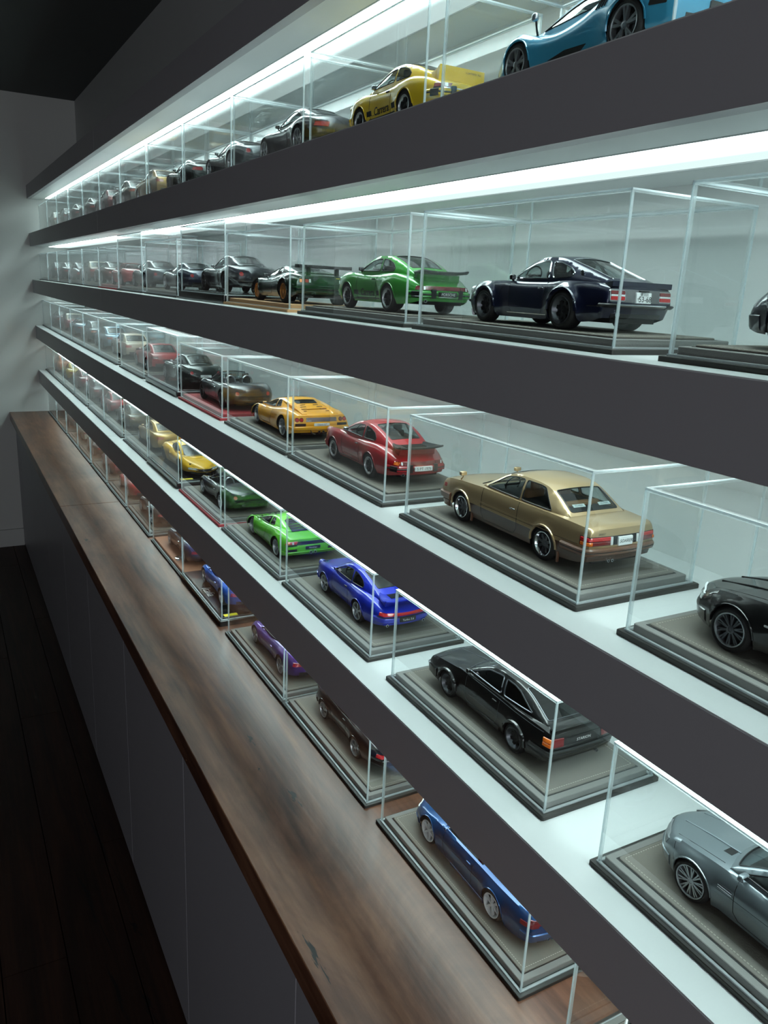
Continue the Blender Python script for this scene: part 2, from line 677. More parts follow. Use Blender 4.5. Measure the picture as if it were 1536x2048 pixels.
def struct(name, x0, x1, y0, y1, z0, z1, m):
    return tag(MB().box(x0, x1, y0, y1, z0, z1).build(name, m, smooth=0), kind='structure')


YB, XL = -2.6, -2.6                           # wall behind the camera, wall opposite the shelves
struct('wall_back', XW, XW + 0.1, YB - 0.1, YW + 0.1, 0, Z_CEIL, M_WALL)
struct('wall_end', XL, XW, YW, YW + 0.1, 0, Z_CEIL, M_ENDWALL)
dr = struct('added_dark_door', -1.62, -0.66, YW - 0.03, YW - 0.001, 0.003, 2.06, M_ADDED_DOOR)  # added out of view, darkens what the front panes reflect
MB().tube([(-1.54, YW - 0.031, 1.0), (-1.54, YW - 0.07, 1.0), (-1.43, YW - 0.07, 1.0)], 0.009, 8).build('door_handle', M_CHROME, dr, smooth=50)  # handle of the added door
struct('wall_opposite', XL - 0.1, XL, YB - 0.1, YW + 0.1, 0, Z_CEIL, M_DIMWALL)
WX0, WX1, WZ0, WZ1 = -2.42, -0.68, 0.81, 2.09  # window opening in the wall behind
m = MB()
m.box(XL, WX0, YB - 0.1, YB, 0, Z_CEIL)
m.box(WX1, XW, YB - 0.1, YB, 0, Z_CEIL)
m.box(WX0, WX1, YB - 0.1, YB, 0, WZ0)
m.box(WX0, WX1, YB - 0.1, YB, WZ1, Z_CEIL)
tag(m.build('wall_behind', M_ENDWALL, smooth=0), kind='structure')
m = MB()
for (x0, x1, z0, z1) in ((WX0, WX1, WZ0, WZ0 + .05), (WX0, WX1, WZ1 - .05, WZ1), (WX0, WX0 + .05, WZ0, WZ1), (WX1 - .05, WX1, WZ0, WZ1), (-1.575, -1.525, WZ0, WZ1)):
    m.box(x0, x1, YB - 0.09, YB - 0.04, z0, z1)
tag(m.build('window_1', M_WHITE, smooth=0), kind='structure')
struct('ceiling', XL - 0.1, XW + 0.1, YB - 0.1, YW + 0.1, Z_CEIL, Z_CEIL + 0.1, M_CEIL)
struct('baseboard_end', -0.655, XC + 0.024, YW - 0.016, YW, 0.0, 0.095, M_ENDWALL)
fl = struct('floor', XL - 0.1, XW + 0.1, YB - 0.1, YW + 0.1, -0.08, -0.012, M_DARK)
PW = 0.131
px = -0.06
pk = 0
while px > -1.15:
    off = [0.35, 1.1, 0.0, 0.75, 1.3, 0.5, 0.9, 0.15, 0.6][pk % 9]
    y = Y0 + off - 1.6
    while y < YW:
        a, b = max(y, Y0), min(y + 1.6, YW - 0.002)
        if b - a > 0.05 and b > 0.0:
            o = MB().box(px - PW + 0.0012, px - 0.0012, a + 0.0012, b - 0.0012, -0.012, 0.0).build('plank', M_FLOOR, fl, smooth=0)
        y += 1.6
    px -= PW
    pk += 1
m = MB()
m.box(XL, px, YB, YW, -0.012, 0.0)
m.box(px, XW, YB, Y0, -0.012, 0.0)
m.build('plank_field', M_FLOOR, fl, smooth=0)['kind'] = 'stuff'


def shelf(row, label):
    t, b = Z_TOP[row], Z_BOT[row]
    r = empty('display_shelf', (0, 0, 0))
    tag(r, label, 'shelf', 'long white shelves with grey fronts')
    for (ya, yb) in ((Y0, 2.68), (2.682, YW)):
        MB().box(0.0, 0.016, ya, yb, b, t - 0.0012).build('front_panel', M_FASCIA, r, smooth=0)
        MB().box(0.0008, XW, ya, yb, t - 0.0012, t).build('top_panel', M_WHITE, r, smooth=0)
        m = MB()
        m.box(0.016, 0.072, ya, yb, b + 0.0004, b + 0.012)
        m.box(0.172, XW, ya, yb, b + 0.0004, b + 0.012)
        m.box(0.016, XW, ya, yb, b + 0.03, t - 0.0012)
        m.build('underside_panel', M_WHITE, r, smooth=0)
    led_strip(r, b)
    return r


def led_strip(r, b):
    m = MB()
    m.box(0.0695, 0.072, Y0, YW - 0.11, b - 0.0002, b + 0.03)
    m.box(0.172, 0.1745, Y0, YW - 0.11, b - 0.0002, b + 0.03)
    m.build('light_channel', M_ALU, r, smooth=0)
    m = MB()
    n = 12
    for i in range(8):                           # shallow curved frosted cover
        x0 = 0.0725 + 0.099 * i / 8
        x1 = 0.0725 + 0.099 * (i + 1) / 8
        z0 = b + 0.0006 - 0.0012 * math.sin(math.pi * i / 8)
        z1 = b + 0.0006 - 0.0012 * math.sin(math.pi * (i + 1) / 8)
        for k in range(n):
            ya = Y0 + (YW - 0.112 - Y0) * k / n
            yb = Y0 + (YW - 0.112 - Y0) * (k + 1) / n
            m.add([(x0, ya, z0), (x0, yb, z0), (x1, yb, z1), (x1, ya, z1)], [(0, 1, 2, 3)])
    m.build('light_diffuser', M_LED, r, smooth=60)


SHELF = {}
for row, lb in (('A', 'highest car shelf, white with a grey front, under the header'),
                ('B', 'second car shelf from the top, at the height of the eye'),
                ('C', 'third car shelf from the top, white with a grey front'),
                ('D', 'lowest car shelf, directly above the wooden counter')):
    SHELF[row] = shelf(row, lb)
hd = empty('shelf_header', (0, 0, 0))
tag(hd, 'dark grey header board with lit underside above the top row', 'header')
for (ya, yb) in ((Y0, 2.68), (2.682, YW)):
    MB().box(0.0, 0.016, ya, yb, Z_HB, Z_HT).build('front_panel', M_FASCIA, hd, smooth=0)
    m = MB()
    m.box(0.016, 0.072, ya, yb, Z_HB + 0.0004, Z_HB + 0.012)
    m.box(0.172, XW, ya, yb, Z_HB + 0.0004, Z_HB + 0.012)
    m.box(0.016, XW, ya, yb, Z_HB + 0.03, Z_HT - 0.001)
    m.build('underside_panel', M_WHITE, hd, smooth=0)
led_strip(hd, Z_HB)

# counter and cabinets
ct = empty('wooden_counter', (0, 0, 0))
tag(ct, 'long dark timber worktop running under the bottom row of cars', 'worktop')
for (ya, yb) in ((Y0, 2.6795), (2.6805, YW)):
    MB().rbox(XC, XW, ya, yb, Z_TOP['E'] - TC, Z_TOP['E'], 0.0016).build('worktop_board', M_COUNTER, ct, smooth=0)
CW = 0.526
ord_ = ['nearest', 'second', 'third', 'fourth', 'fifth', 'sixth', 'seventh', 'eighth', 'ninth', 'tenth']
edges = [YW]
k = 0.769 + CW * 7
while k > 0.2:
    edges.append(k)
    k -= CW
edges.append(0.769 - CW * 2)
for i in range(len(edges) - 1):
    yb, ya = edges[i], edges[i + 1]
    c = empty('base_cabinet', (XC, (ya + yb) / 2, 0))
    nm = ['nearest the far wall' if i == 0 else ord_[i] + ' from the far wall'][0]
    tag(c, 'flat grey handleless cabinet under the counter, ' + nm, 'cabinet', 'grey base cabinets')
    h = (yb - ya) / 2
    MB().box(0.045, XW - XC - 0.002, -h, h, 0.0, Z_TOP['E'] - TC - 0.002).build('carcass', M_DARK, c, smooth=0)
    MB().rbox(0.024, 0.044, -h + 0.0009, h - 0.0009, 0.012, Z_TOP['E'] - TC - 0.004, 0.0008).build('door', M_CAB, c, smooth=0)

# ------------------------------------------------------------------ display cases
CL, CWD, CH, CIN = 0.325, 0.1632, 0.1293, 0.0056
BOARD_H, PL_TOP = 0.0046, 0.0122
TH = 0.0026
CACHE = {}


def rounded_rect(x0, x1, y0, y1, r, n=4):
    out = []
    for (cx, cy, a0) in ((x1 - r, y1 - r, 0), (x0 + r, y1 - r, 90), (x0 + r, y0 + r, 180), (x1 - r, y0 + r, 270)):
        for k in range(n + 1):
            a = math.radians(a0 + 90 * k / n)
            out.append((cx + r * math.cos(a), cy + r * math.sin(a)))
    return out


def slab(m, poly, z0, z1, mi=0, ch=0.0006):
    """vertical slab with a small eased top edge"""
    n = len(poly)
    cx = sum(p[0] for p in poly) / n
    cy = sum(p[1] for p in poly) / n
    ins = [(cx + (p[0] - cx) * (1 - ch / max(0.01, abs(p[0] - cx))), cy + (p[1] - cy) * (1 - ch / max(0.01, abs(p[1] - cy)))) for p in poly]
    v = [(*p, z0) for p in poly] + [(*p, z1 - ch) for p in poly] + [(*p, z1) for p in ins]
    f = [tuple(range(n - 1, -1, -1)), tuple(range(2 * n, 3 * n))]
    for k in range(2):
        for i in range(n):
            j = (i + 1) % n
            f.append((k * n + i, k * n + j, (k + 1) * n + j, (k + 1) * n + i))
    m.add(v, f, mi)


def base_meshes(kind, tall):
    key = ('base', kind, tall)
    if key in CACHE:
        return CACHE[key]
    hx, hy = CWD / 2, CL / 2
    i1 = CIN + TH + 0.0012
    i2 = i1 + 0.0085
    d = {}
    bh = BOARD_H + tall
    mt = {'grey': (M_BOARD, M_LEATHS, M_LEATH), 'black': (M_BLKBASE, M_BLKBASE, M_BLKBASE), 'red': (M_REDBASE, M_REDBASE, M_REDBASE),
          'tan': (M_TANBASE, M_TANBASE, M_TANBASE), 'brown': (M_BOARD, M_BRNBASE, M_BRNBASE), 'redgrey': (M_REDBASE, M_LEATHS, M_LEATH)}[kind]
    m = MB()
    slab(m, rounded_rect(-hx, hx, -hy, hy, 0.002), 0, bh)
    d['base_board'] = m.mesh('base_board', mt[0], smooth=0)
    m = MB()
    pt = PL_TOP + tall if kind != 'black' else bh + 0.004
    slab(m, rounded_rect(-hx + i1, hx - i1, -hy + i1, hy - i1, 0.002), bh, pt)
    d['plinth'] = m.mesh('plinth', mt[1], smooth=0)
    top = pt
    if kind in ('grey', 'redgrey'):
        m = MB()
        m.box(-hx + i2 - 0.0012, hx - i2 + 0.0012, -hy + i2 - 0.0012, hy - i2 + 0.0012, pt, pt + 0.0003)
        d['pad_shadow_gap'] = m.mesh('pad_shadow_gap', M_DARK, smooth=0)
        m = MB()
        slab(m, rounded_rect(-hx + i2, hx - i2, -hy + i2, hy - i2, 0.003), pt + 0.0003, pt + 0.002)
        d['leather_pad'] = m.mesh('leather_pad', mt[2], smooth=0)
        top = pt + 0.002
        m = MB()
        i3 = i2 + 0.0042
        st, ln, wd_ = 0.0031, 0.0019, 0.00035
        xa, xb, ya, yb = -hx + i3, hx - i3, -hy + i3, hy - i3
        n = int((yb - ya) / st)
        for k in range(n):
            y = ya + (k + 0.5) * (yb - ya) / n
            for x in (xa, xb):
                m.box(x - wd_, x + wd_, y - ln / 2, y + ln / 2, top - 0.0001, top + 0.00022)
        n = int((xb - xa) / st)
        for k in range(n):
            x = xa + (k + 0.5) * (xb - xa) / n
            for y in (ya, yb):
                m.box(x - ln / 2, x + ln / 2, y - wd_, y + wd_, top - 0.0001, top + 0.00022)
        d['stitching'] = m.mesh('stitching', M_STITCH, smooth=0)
    CACHE[key] = (d, top, bh)
    return CACHE[key]


def cover_meshes(h):
    key = ('cover', round(h, 4))
    if key in CACHE:
        return CACHE[key]
    hx, hy = CWD / 2 - CIN, CL / 2 - CIN
    out = []

    def pane(x0, x1, y0, y1, z0, z1):
        m = MB()
        v = [(x, y, z) for x in (x0, x1) for y in (y0, y1) for z in (z0, z1)]
        f = [(0, 1, 3, 2), (4, 6, 7, 5), (0, 4, 5, 1), (2, 3, 7, 6), (0, 2, 6, 4), (1, 5, 7, 3)]
        d = (x1 - x0, x1 - x0, y1 - y0, y1 - y0, z1 - z0, z1 - z0)
        thin = min(d)
        big = [i for i in range(6) if d[i] == thin]
        cen = [[sum(v[k][j] for k in f[i]) / 4 for j in range(3)] for i in big]
        inner = big[0] if math.dist(cen[0], (0, 0, h * .5)) < math.dist(cen[1], (0, 0, h * .5)) else big[1]
        m.add(v, [q for i, q in enumerate(f) if i != inner], [0 if q == thin else 1 for i, q in enumerate(d) if i != inner])
        out.append(m.mesh('pane', [M_ACRYL, M_AEDGE], smooth=0))
    pane(-hx, -hx + TH, -hy, hy, 0, h - TH)
    pane(hx - TH, hx, -hy, hy, 0, h - TH)
    pane(-hx + TH, hx - TH, -hy, -hy + TH, 0, h - TH)
    pane(-hx + TH, hx - TH, hy - TH, hy, 0, h - TH)
    pane(-hx, hx, -hy, hy, h - TH, h)
    m = MB()                                    # added white strips imitate the light piped along every edge
    r = 0.0009
    for x in (-hx + r * .5, hx - r * .5):
        for y in (-hy + r * .5, hy - r * .5):
            m.box(x - r * .7, x + r * .7, y - r * .7, y + r * .7, 0, h, 1)
        m.box(x - r, x + r, -hy, hy, h - r * 1.2, h + r * 0.4)
        m.box(x - r * 1.6, x + r * 1.6, -hy - r, hy + r, 0, r * 1.6)
    for y in (-hy + r * .5, hy - r * .5):
        m.box(-hx, hx, y - r, y + r, h - r * 1.2, h + r * 0.4)
        m.box(-hx, hx, y - r * 1.6, y + r * 1.6, 0, r * 1.6)
    out.append(m.mesh('edge_highlight', [M_AHILITE, M_AEDGE], smooth=0))
    CACHE[key] = out
    return out


ROWN = {'A': 'top shelf', 'B': 'second shelf', 'C': 'third shelf', 'D': 'fourth shelf', 'E': 'wooden counter'}
BASEN = {'grey': 'grey leather', 'black': 'gloss black', 'red': 'red leather', 'tan': 'tan leather', 'brown': 'brown leather', 'redgrey': 'red edged grey leather'}


def place_case(row, yfar, kind, desc, tall=0.0, extra_h=0.0):
    """base + acrylic cover; returns centre and the height the car stands at"""
    xi = 0.0288 if row == 'E' else 0.0343
    cx, cy, z = xi + CWD / 2, yfar - CL / 2, Z_TOP[row]
    d, top, bh = base_meshes(kind, tall)
    b = empty('display_stand', (cx, cy, z))
    tag(b, '%s display stand under the %s, %s' % (BASEN[kind], desc, ROWN[row]), 'display stand', 'model car display stands')
    for n_, me in d.items():
        inst(n_, me, b)
    c = empty('acrylic_cover', (cx, cy, z + bh))
    tag(c, 'clear acrylic cover over the %s, %s' % (desc, ROWN[row]), 'display cover', 'clear acrylic display covers')
    ms = cover_meshes(CH - BOARD_H + extra_h)
    for me in ms[:5]:
        inst('pane', me, c)
    inst('edge_highlight', ms[5], c)
    return cx, cy, z + top, b


# ------------------------------------------------------------------ wheels
def wheel_meshes(style, R, wdt):
    key = ('wheel', style, round(R, 3), round(wdt, 3))
    if key in CACHE:
        return CACHE[key]
    st = dict(n=5, lip=0.08, rim=M_SILVER, spoke=M_SILVER, w0=0.05, w1=0.035, dish=0.03, twin=0.0, rr=0.70, hub=0.06)
    st.update({
        'fuchs': dict(n=5, lip=0.20, rim=M_SILVER, spoke=M_BLKALLOY, w0=0.030, w1=0.064, dish=0.045, rr=0.69),
        'deep': dict(n=8, lip=0.30, rim=M_GUN, spoke=M_BLKALLOY, w0=0.04, w1=0.03, dish=0.08, rr=0.70, hub=0.07),
        'mesh': dict(n=10, lip=0.08, rim=M_SILVER, spoke=M_GUN, w0=0.018, w1=0.012, dish=0.03, twin=0.10, rr=0.72),
        'meshs': dict(n=10, lip=0.06, rim=M_SILVER, spoke=M_SILVER, w0=0.018, w1=0.011, dish=0.02, twin=0.11, rr=0.75),
        'eight': dict(n=8, lip=0.22, rim=M_CHROME, spoke=M_GUN, w0=0.032, w1=0.022, dish=0.06, rr=0.70),
        'six': dict(n=6, lip=0.10, rim=M_WHTALLOY, spoke=M_WHTALLOY, w0=0.026, w1=0.022, dish=0.03, rr=0.76, hub=0.05),
        'five': dict(n=5, lip=0.10, rim=M_SILVER, spoke=M_SILVER, w0=0.028, w1=0.024, dish=0.03, rr=0.74),
        'twin5': dict(n=5, lip=0.06, rim=M_SILVER, spoke=M_SILVER, w0=0.028, w1=0.024, dish=0.02, twin=0.17, rr=0.75),
        'gold': dict(n=5, lip=0.05, rim=M_GOLDALLOY, spoke=M_GOLDALLOY, w0=0.085, w1=0.10, dish=0.03, rr=0.66, hub=0.09),
        'black5': dict(n=5, lip=0.03, rim=M_GUN, spoke=M_BLKALLOY, w0=0.03, w1=0.026, dish=0.025, rr=0.76),
    }.get(style, {}))
    rr = R * st['rr']
    h = wdt / 2
    t = MB()
    t.lathe([(rr - 0.01, h - 0.03), (rr + 0.012, h - 0.004), (R - 0.045, h), (R - 0.012, h - 0.022), (R, h - 0.05), (R, -h + 0.05), (R - 0.012, -h + 0.022),
             (R - 0.045, -h), (rr + 0.012, -h + 0.004), (rr - 0.01, -h + 0.03)], 30)
    tire = t.mesh('tyre', M_TIRE, smooth=35)
    m = MB()
    dish = st['dish']
    rl = rr * (1 - st['lip'])
    m.lathe([(rr + 0.012, -h + 0.008), (rr + 0.008, -h - 0.004), (rr - 0.008, -h - 0.002), (rr - 0.014, -h + 0.012), (rl, -h + dish), (rl - 0.004, -h + dish + 0.14)], 30, 0)
    m.lathe([(rl, -h + dish + 0.09), (0.001, -h + dish + 0.09)], 24, 2)
    m.lathe([(rr + 0.01, h - 0.02), (0.001, h - 0.05)], 24, 2)
    m.lathe([(rl * 0.66, -h + dish + 0.075), (rl * 0.66, -h + dish + 0.088), (rl * 0.4, -h + dish + 0.088), (rl * 0.4, -h + dish + 0.075), (rl * 0.66, -h + dish + 0.075)], 20, 3)
    hb = st['hub']
    m.lathe([(hb * 1.05, -h + dish + 0.05), (hb, -h + dish - 0.004), (hb * 0.6, -h + dish - 0.008), (hb * 0.55, -h + dish + 0.0), (0.001, -h + dish - 0.001)], 14, 1)
    for k in range(st['n']):
        for sgn in ((-1, 1) if st['twin'] else (0,)):
            a0 = 2 * math.pi * k / st['n'] + 0.31
            a1 = a0 + sgn * st['twin']
            r0, r1 = hb * 0.7, rl + 0.004
            c0, s0 = math.cos(a0), math.sin(a0)
            c1, s1 = math.cos(a1), math.sin(a1)
            w0, w1 = st['w0'] * (0.6 if sgn else 1), st['w1']
            xa, xb = -h + dish + 0.002, -h + dish * 0.6 + 0.004
            v = []
            for (c_, s_, r_, w_, x_) in ((c0, s0, r0, w0, xa), (c1, s1, r1, w1, xb)):
                v += [(x_, r_ * c_ - w_ * s_, r_ * s_ + w_ * c_), (x_, r_ * c_ + w_ * s_, r_ * s_ - w_ * c_),
                      (x_ + 0.05, r_ * c_ + w_ * s_, r_ * s_ - w_ * c_), (x_ + 0.05, r_ * c_ - w_ * s_, r_ * s_ + w_ * c_)]
            m.add(v, [(0, 1, 5, 4), (1, 2, 6, 5), (2, 3, 7, 6), (3, 0, 4, 7), (0, 3, 2, 1), (4, 5, 6, 7)], 1)
    rim = m.mesh('rim', [st['rim'], st['spoke'], M_DARK, M_GUN], smooth=35)
    CACHE[key] = (tire, rim)
    return tire, rim


# ------------------------------------------------------------------ cars (built in real metres, scaled 1:18)
def sst(t):
    t = max(0.0, min(1.0, t))
    return t * t * (3 - 2 * t)


class Shape:
    def __init__(s, c):
        s.c = c
        s.zt, s.zs, s.wf = pchip(c['zt']), pchip(c['zs']), pchip(c['w'])
        s.prof = pchip(c.get('prof', [(0, .92), (.18, .965), (.45, 1), (.72, .99), (.9, .955), (1, .90)]))
        ys = [p[0] for p in c['zt']]
        s.yf, s.yr = max(ys), min(ys)
        s.W, s.sill = c['W'], c.get('sill', 0.19)
        s.zb = pchip(c.get('zb', [(s.yr, s.sill + .10), (s.yr + .35, s.sill + .03), (s.yr + .8, s.sill), (s.yf - .7, s.sill), (s.yf - .25, s.sill + .01), (s.yf, s.sill + .05)]))
        s.ax = {'f': c['wb'] / 2, 'r': -c['wb'] / 2}
        s.R = {'f': c.get('Rf', .315), 'r': c.get('Rr', c.get('Rf', .315))}
        s.zc = {k: s.R[k] + c.get('drop', 0.0) for k in s.R}     # lowered suspension: wheels sit higher in the shell
        s.ra = {k: s.R[k] + c.get('gap', .035) for k in s.R}
        s.fl = {'f': c.get('flf', .0), 'r': c.get('flr', .0)}
        s.ot, s.on = pchip(c['tail']), pchip(c['nose'])
        s.bt, s.bn = c.get('bt', .10), c.get('bn', .22)
        s.De = c.get('De', .5)

    def X(s, y, z):
        y = max(s.yr, min(s.yf, y))
        t = (z - s.sill) / max(.05, s.zs(y) - s.sill)
        x = s.W * s.wf(y) * s.prof(max(0, min(1, t)))
        for k in 'fr':
            if s.fl[k]:
                dy, dz = y - s.ax[k], z - s.zc[k]
                r = math.hypot(dy, dz)
                wdt = s.c.get('flw', .11)
                if dz > -.15:
                    x += s.fl[k] * math.exp(-((max(r - s.ra[k], 0)) / wdt) ** 2) * sst((.62 - abs(dy)) / .2)
        return x

    def warp(s, y, z, u):
        """end faces: raked in side view, bowed in plan"""
        er = sst(1 - (y - s.yr) / s.De)
        ef = sst(1 - (s.yf - y) / s.De)
        return y + er * (s.ot(z) - s.bt * (1 - u * u)) + ef * (s.on(z) + s.bn * (1 - u * u))

    def zbot(s, y):
        z = s.zb(y)
        for k in 'fr':
            d = abs(y - s.ax[k])
            if d < s.ra[k] + 1e-6:
                z = max(z, s.zc[k] + math.sqrt(max(0, s.ra[k] ** 2 - d * d)))
        return z

    def side(s, y, z, sg=-1, out=0.0):
        return (sg * (s.X(y, z) + out), s.warp(y, z, 1), z)

    def cap(s, end, u, z, out=0.0):
        """point on the tail / nose face; |u|>1 runs on along the flank by |u|-1 metres"""
        ye = s.yr if end == 'r' else s.yf
        sg = -1 if end == 'r' else 1
        if abs(u) <= 1:
            return Vector((u * s.X(ye, z), s.warp(ye, z, u) + sg * out, z))
        k = abs(u) - 1
        y = ye - sg * k
        p = s.side(y, z, 1 if u > 0 else -1, out)
        return Vector(p)

    def top(s, x, y, out=0.0):
        xs = s.X(y, s.zs(y))
        u = 1 - min(1, abs(x) / xs)
        p = s.c.get('crown', 2.2)
        z = s.zs(y) + (s.zt(y) - s.zs(y)) * (1 - (1 - u) ** p)
        return Vector((x, s.warp(y, z, x / xs), z + out))


def build_body(s, root, mat, cockpit=None):
    c = s.c
    ys = set()
    n = 40
    for i in range(n + 1):
        ys.add(round(s.yr + (s.yf - s.yr) * i / n, 4))
    for d in (.02, .05, .09, .14, .2):
        ys.add(round(s.yr + d, 4))
        ys.add(round(s.yf - d, 4))
    for k in 'fr':
        ya, ra = s.ax[k], s.ra[k]
        ys = {y for y in ys if not (abs(y - ya) < ra + .03)}
        for i in range(15):
            ys.add(round(ya - ra * math.cos(math.pi * i / 14), 4))
        ys.add(round(ya - ra - .006, 4))
        ys.add(round(ya + ra + .006, 4))
    if cockpit:
        for q in (cockpit[0], cockpit[1]):
            ys |= {q - .015, q + .015}
    ys = sorted(ys)
    ns, nt = 11, 9
    us = [(i / nt) for i in range(1, nt)] + [1.0]
    us = [sst(u) * .5 + u * .5 for u in us]
    p = c.get('crown', 2.2)
    rows = []
    for y in ys:
        zb, zs = s.zbot(y), s.zs(y)
        if abs(min(abs(y - s.ax[k]) - s.ra[k] for k in 'fr') - .006) < 1e-4:
            zb = s.zb(y)
        L = []
        for i in range(ns + 1):
            z = zb + (zs - zb) * (i / ns)
            L.append((s.X(y, z), z))
        xs = L[-1][0]
        for u in us:
            x = xs * (1 - u)
            z = zs + (s.zt(y) - zs) * (1 - (1 - u) ** p)
            L.append((x, z))
        full = [(-x, z) for x, z in L] + [(x, z) for x, z in reversed(L[:-1])]
        v = []
        for j, (x, z) in enumerate(full):
            u = 1.0 if (j <= ns or j >= len(full) - 1 - ns) else x / xs
            yy = s.warp(y, z, u)
            if cockpit and cockpit[0] < y < cockpit[1] and abs(x) < cockpit[2]:
                z -= cockpit[3]
            v.append((x, yy, z))
        rows.append(v)
    m = MB()
    nv = len(rows[0])
    V = [q for r in rows for q in r]
    F = []
    MI = []
    cab = c.get('cabin')
    y_in = (cab[-1][0] + .12, cab[0][0] - .08) if cab else None
    for i in range(len(rows) - 1):
        for j in range(nv - 1):
            F.append((i * nv + j, (i + 1) * nv + j, (i + 1) * nv + j + 1, i * nv + j + 1))
            mi = 0
            q = [V[k] for k in F[-1]]
            if ns < j < nv - ns - 2:
                if cockpit and any(cockpit[0] < ys[k] < cockpit[1] for k in (i, i + 1)) and max(abs(w[0]) for w in q) < cockpit[2] + .06 and min(w[2] for w in q) < s.zt((ys[i] + ys[i + 1]) / 2) - .05:
                    mi = 1
                elif y_in and not cockpit and all(y_in[0] < ys[k] < y_in[1] for k in (i, i + 1)) and max(abs(w[0]) for w in q) < c['belt'](ys[i]) - .03:
                    mi = 1
            MI.append(mi)
    m.add(V, F, MI)
    for end in (0, len(rows) - 1):
        rw = rows[end]
        y = ys[end]
        zb, zs = s.zbot(y), s.zs(y)
        cols = nv - 2 * ns
        fr = [rw[ns + k][0] / max(1e-6, abs(rw[ns][0])) for k in range(cols)]
        g = []
        for i in range(ns + 1):
            if i == ns:
                g.append([rw[ns + k] for k in range(cols)])
            else:
                z = rw[i][2]
                g.append([(u * abs(rw[i][0]), s.warp(y, z, u), z) for u in fr])
        VV = [q for r in g for q in r]
        FF = []
        for i in range(ns):
            for k in range(cols - 1):
                a = (i * cols + k, i * cols + k + 1, (i + 1) * cols + k + 1, (i + 1) * cols + k)
                FF.append(a if end == 0 else a[::-1])
        m.add(VV, FF, 0)
    body = m.build('body', [mat, M_INT], root, smooth=48, weld=.0015, fixn=True)
    u = MB()                                    # floor pan, wheel arch liners
    yA, yB = s.yr + .12, s.yf - .16
    wi = s.W * .62
    u.box(-wi, wi, yA, yB, s.sill + .02, min(.55, s.zs(0) - .1))
    for k in 'fr':
        ya, ra = s.ax[k], s.ra[k]
        for sg in (-1, 1):
            v = []
            for i in range(15):
                a = math.pi * i / 14
                y, z = ya - ra * math.cos(a), s.zc[k] + ra * math.sin(a)
                X = s.X(y, z)
                v += [(sg * (X - .004), s.warp(y, z, 1), z), (sg * (X - .36), s.warp(y, z, 1), z)]
            u.add(v, [(2 * i, 2 * i + 1, 2 * i + 3, 2 * i + 2) for i in range(14)])
    for sg in (-1, 1):
        v = []
        ya, yb = s.ax['r'] + s.ra['r'], s.ax['f'] - s.ra['f']
        for i in range(9):
            y = ya + (yb - ya) * i / 8
            v += [(sg * (s.X(y, s.zb(y)) - .004), y, s.zb(y) + .002), (sg * wi, y, s.zb(y) + .002)]
        u.add(v, [(2 * i, 2 * i + 1, 2 * i + 3, 2 * i + 2) for i in range(8)])
    u.build('underbody', M_DARK, root, smooth=0)
    return body


def band(s, root, name, end, z0, z1, u0, u1, d, mat, n=26, round_=.012, drop=0.0):
    """strip with depth wrapped round the tail or nose (bumper, lamp strip, trim)"""
    m = MB()
    sec = [(z0, -.03), (z0, d - round_), (z0 + round_, d), (z1 - round_, d), (z1, d - round_), (z1, -.03)]
    if z1 - z0 < 2.2 * round_:
        sec = [(z0, -.03), (z0, d), (z1, d), (z1, -.03)]
    pts = []
    zm = (z0 + z1) / 2
    sg = -1 if end == 'r' else 1
    for i in range(n + 1):
        u = u0 + (u1 - u0) * i / n
        pts.append((u, s.cap(end, u, zm)))
    V = []
    for i, (u, p) in enumerate(pts):
        a = pts[max(0, i - 1)][1]
        b = pts[min(n, i + 1)][1]
        t = (b - a)
        nr = Vector((t.y, -t.x, 0))
        nr = nr.normalized() if nr.length > 1e-9 else Vector((0, sg, 0))
        if nr.y * sg < 0 and abs(u) < 1 or (abs(u) >= 1 and nr.x * u < 0):
            nr = -nr
        for (z, o) in sec:
            q = s.cap(end, u, z) if o > 0 else p
            V.append((q.x + nr.x * o, q.y + nr.y * o, z))
    k = len(sec)
    F = []
    for i in range(n):
        for j in range(k - 1):
            F.append((i * k + j, (i + 1) * k + j, (i + 1) * k + j + 1, i * k + j + 1))
    F.append(tuple(range(k)))
    F.append(tuple(n * k + j for j in range(k - 1, -1, -1)))
    m.add(V, F)
    return m.build(name, mat, root, smooth=40, fixn=True)


def cap_panel(s, root, name, end, poly, mat, out=.006, step=.08, thick=.012):
    """flat piece laid on the tail / nose face; poly in metres (x, z)"""
    ye = s.yr if end == 'r' else s.yf
    sg = -1 if end == 'r' else 1
    poly = densify(poly, step)
    v2, f = sheet(poly, step=step)
    m = MB()
    top = []
    bot = []
    for (x, z) in v2:
        X = s.X(ye, z)
        q = s.cap(end, max(-1, min(1, x / X)), z)
        top.append((x, q.y + sg * out, z))
    m.add(top, f)
    n = len(poly)
    ring = []
    for (x, z) in poly:
        X = s.X(ye, z)
        q = s.cap(end, max(-1, min(1, x / X)), z)
        ring.append(((x, q.y + sg * out, z), (x, q.y - sg * thick, z)))
    m.add([r[0] for r in ring] + [r[1] for r in ring], [(i, (i + 1) % n, n + (i + 1) % n, n + i) for i in range(n)])
    return m.build(name, mat, root, smooth=30, weld=.0004, fixn=True)


def disc(cx, cz, r, n=16):
    return [(cx + r * math.cos(2 * math.pi * k / n), cz + r * math.sin(2 * math.pi * k / n)) for k in range(n)]


def rect(x0, x1, z0, z1, r=.012):
    return fillet([(x0, z0), (x1, z0), (x1, z1), (x0, z1)], r, 3)


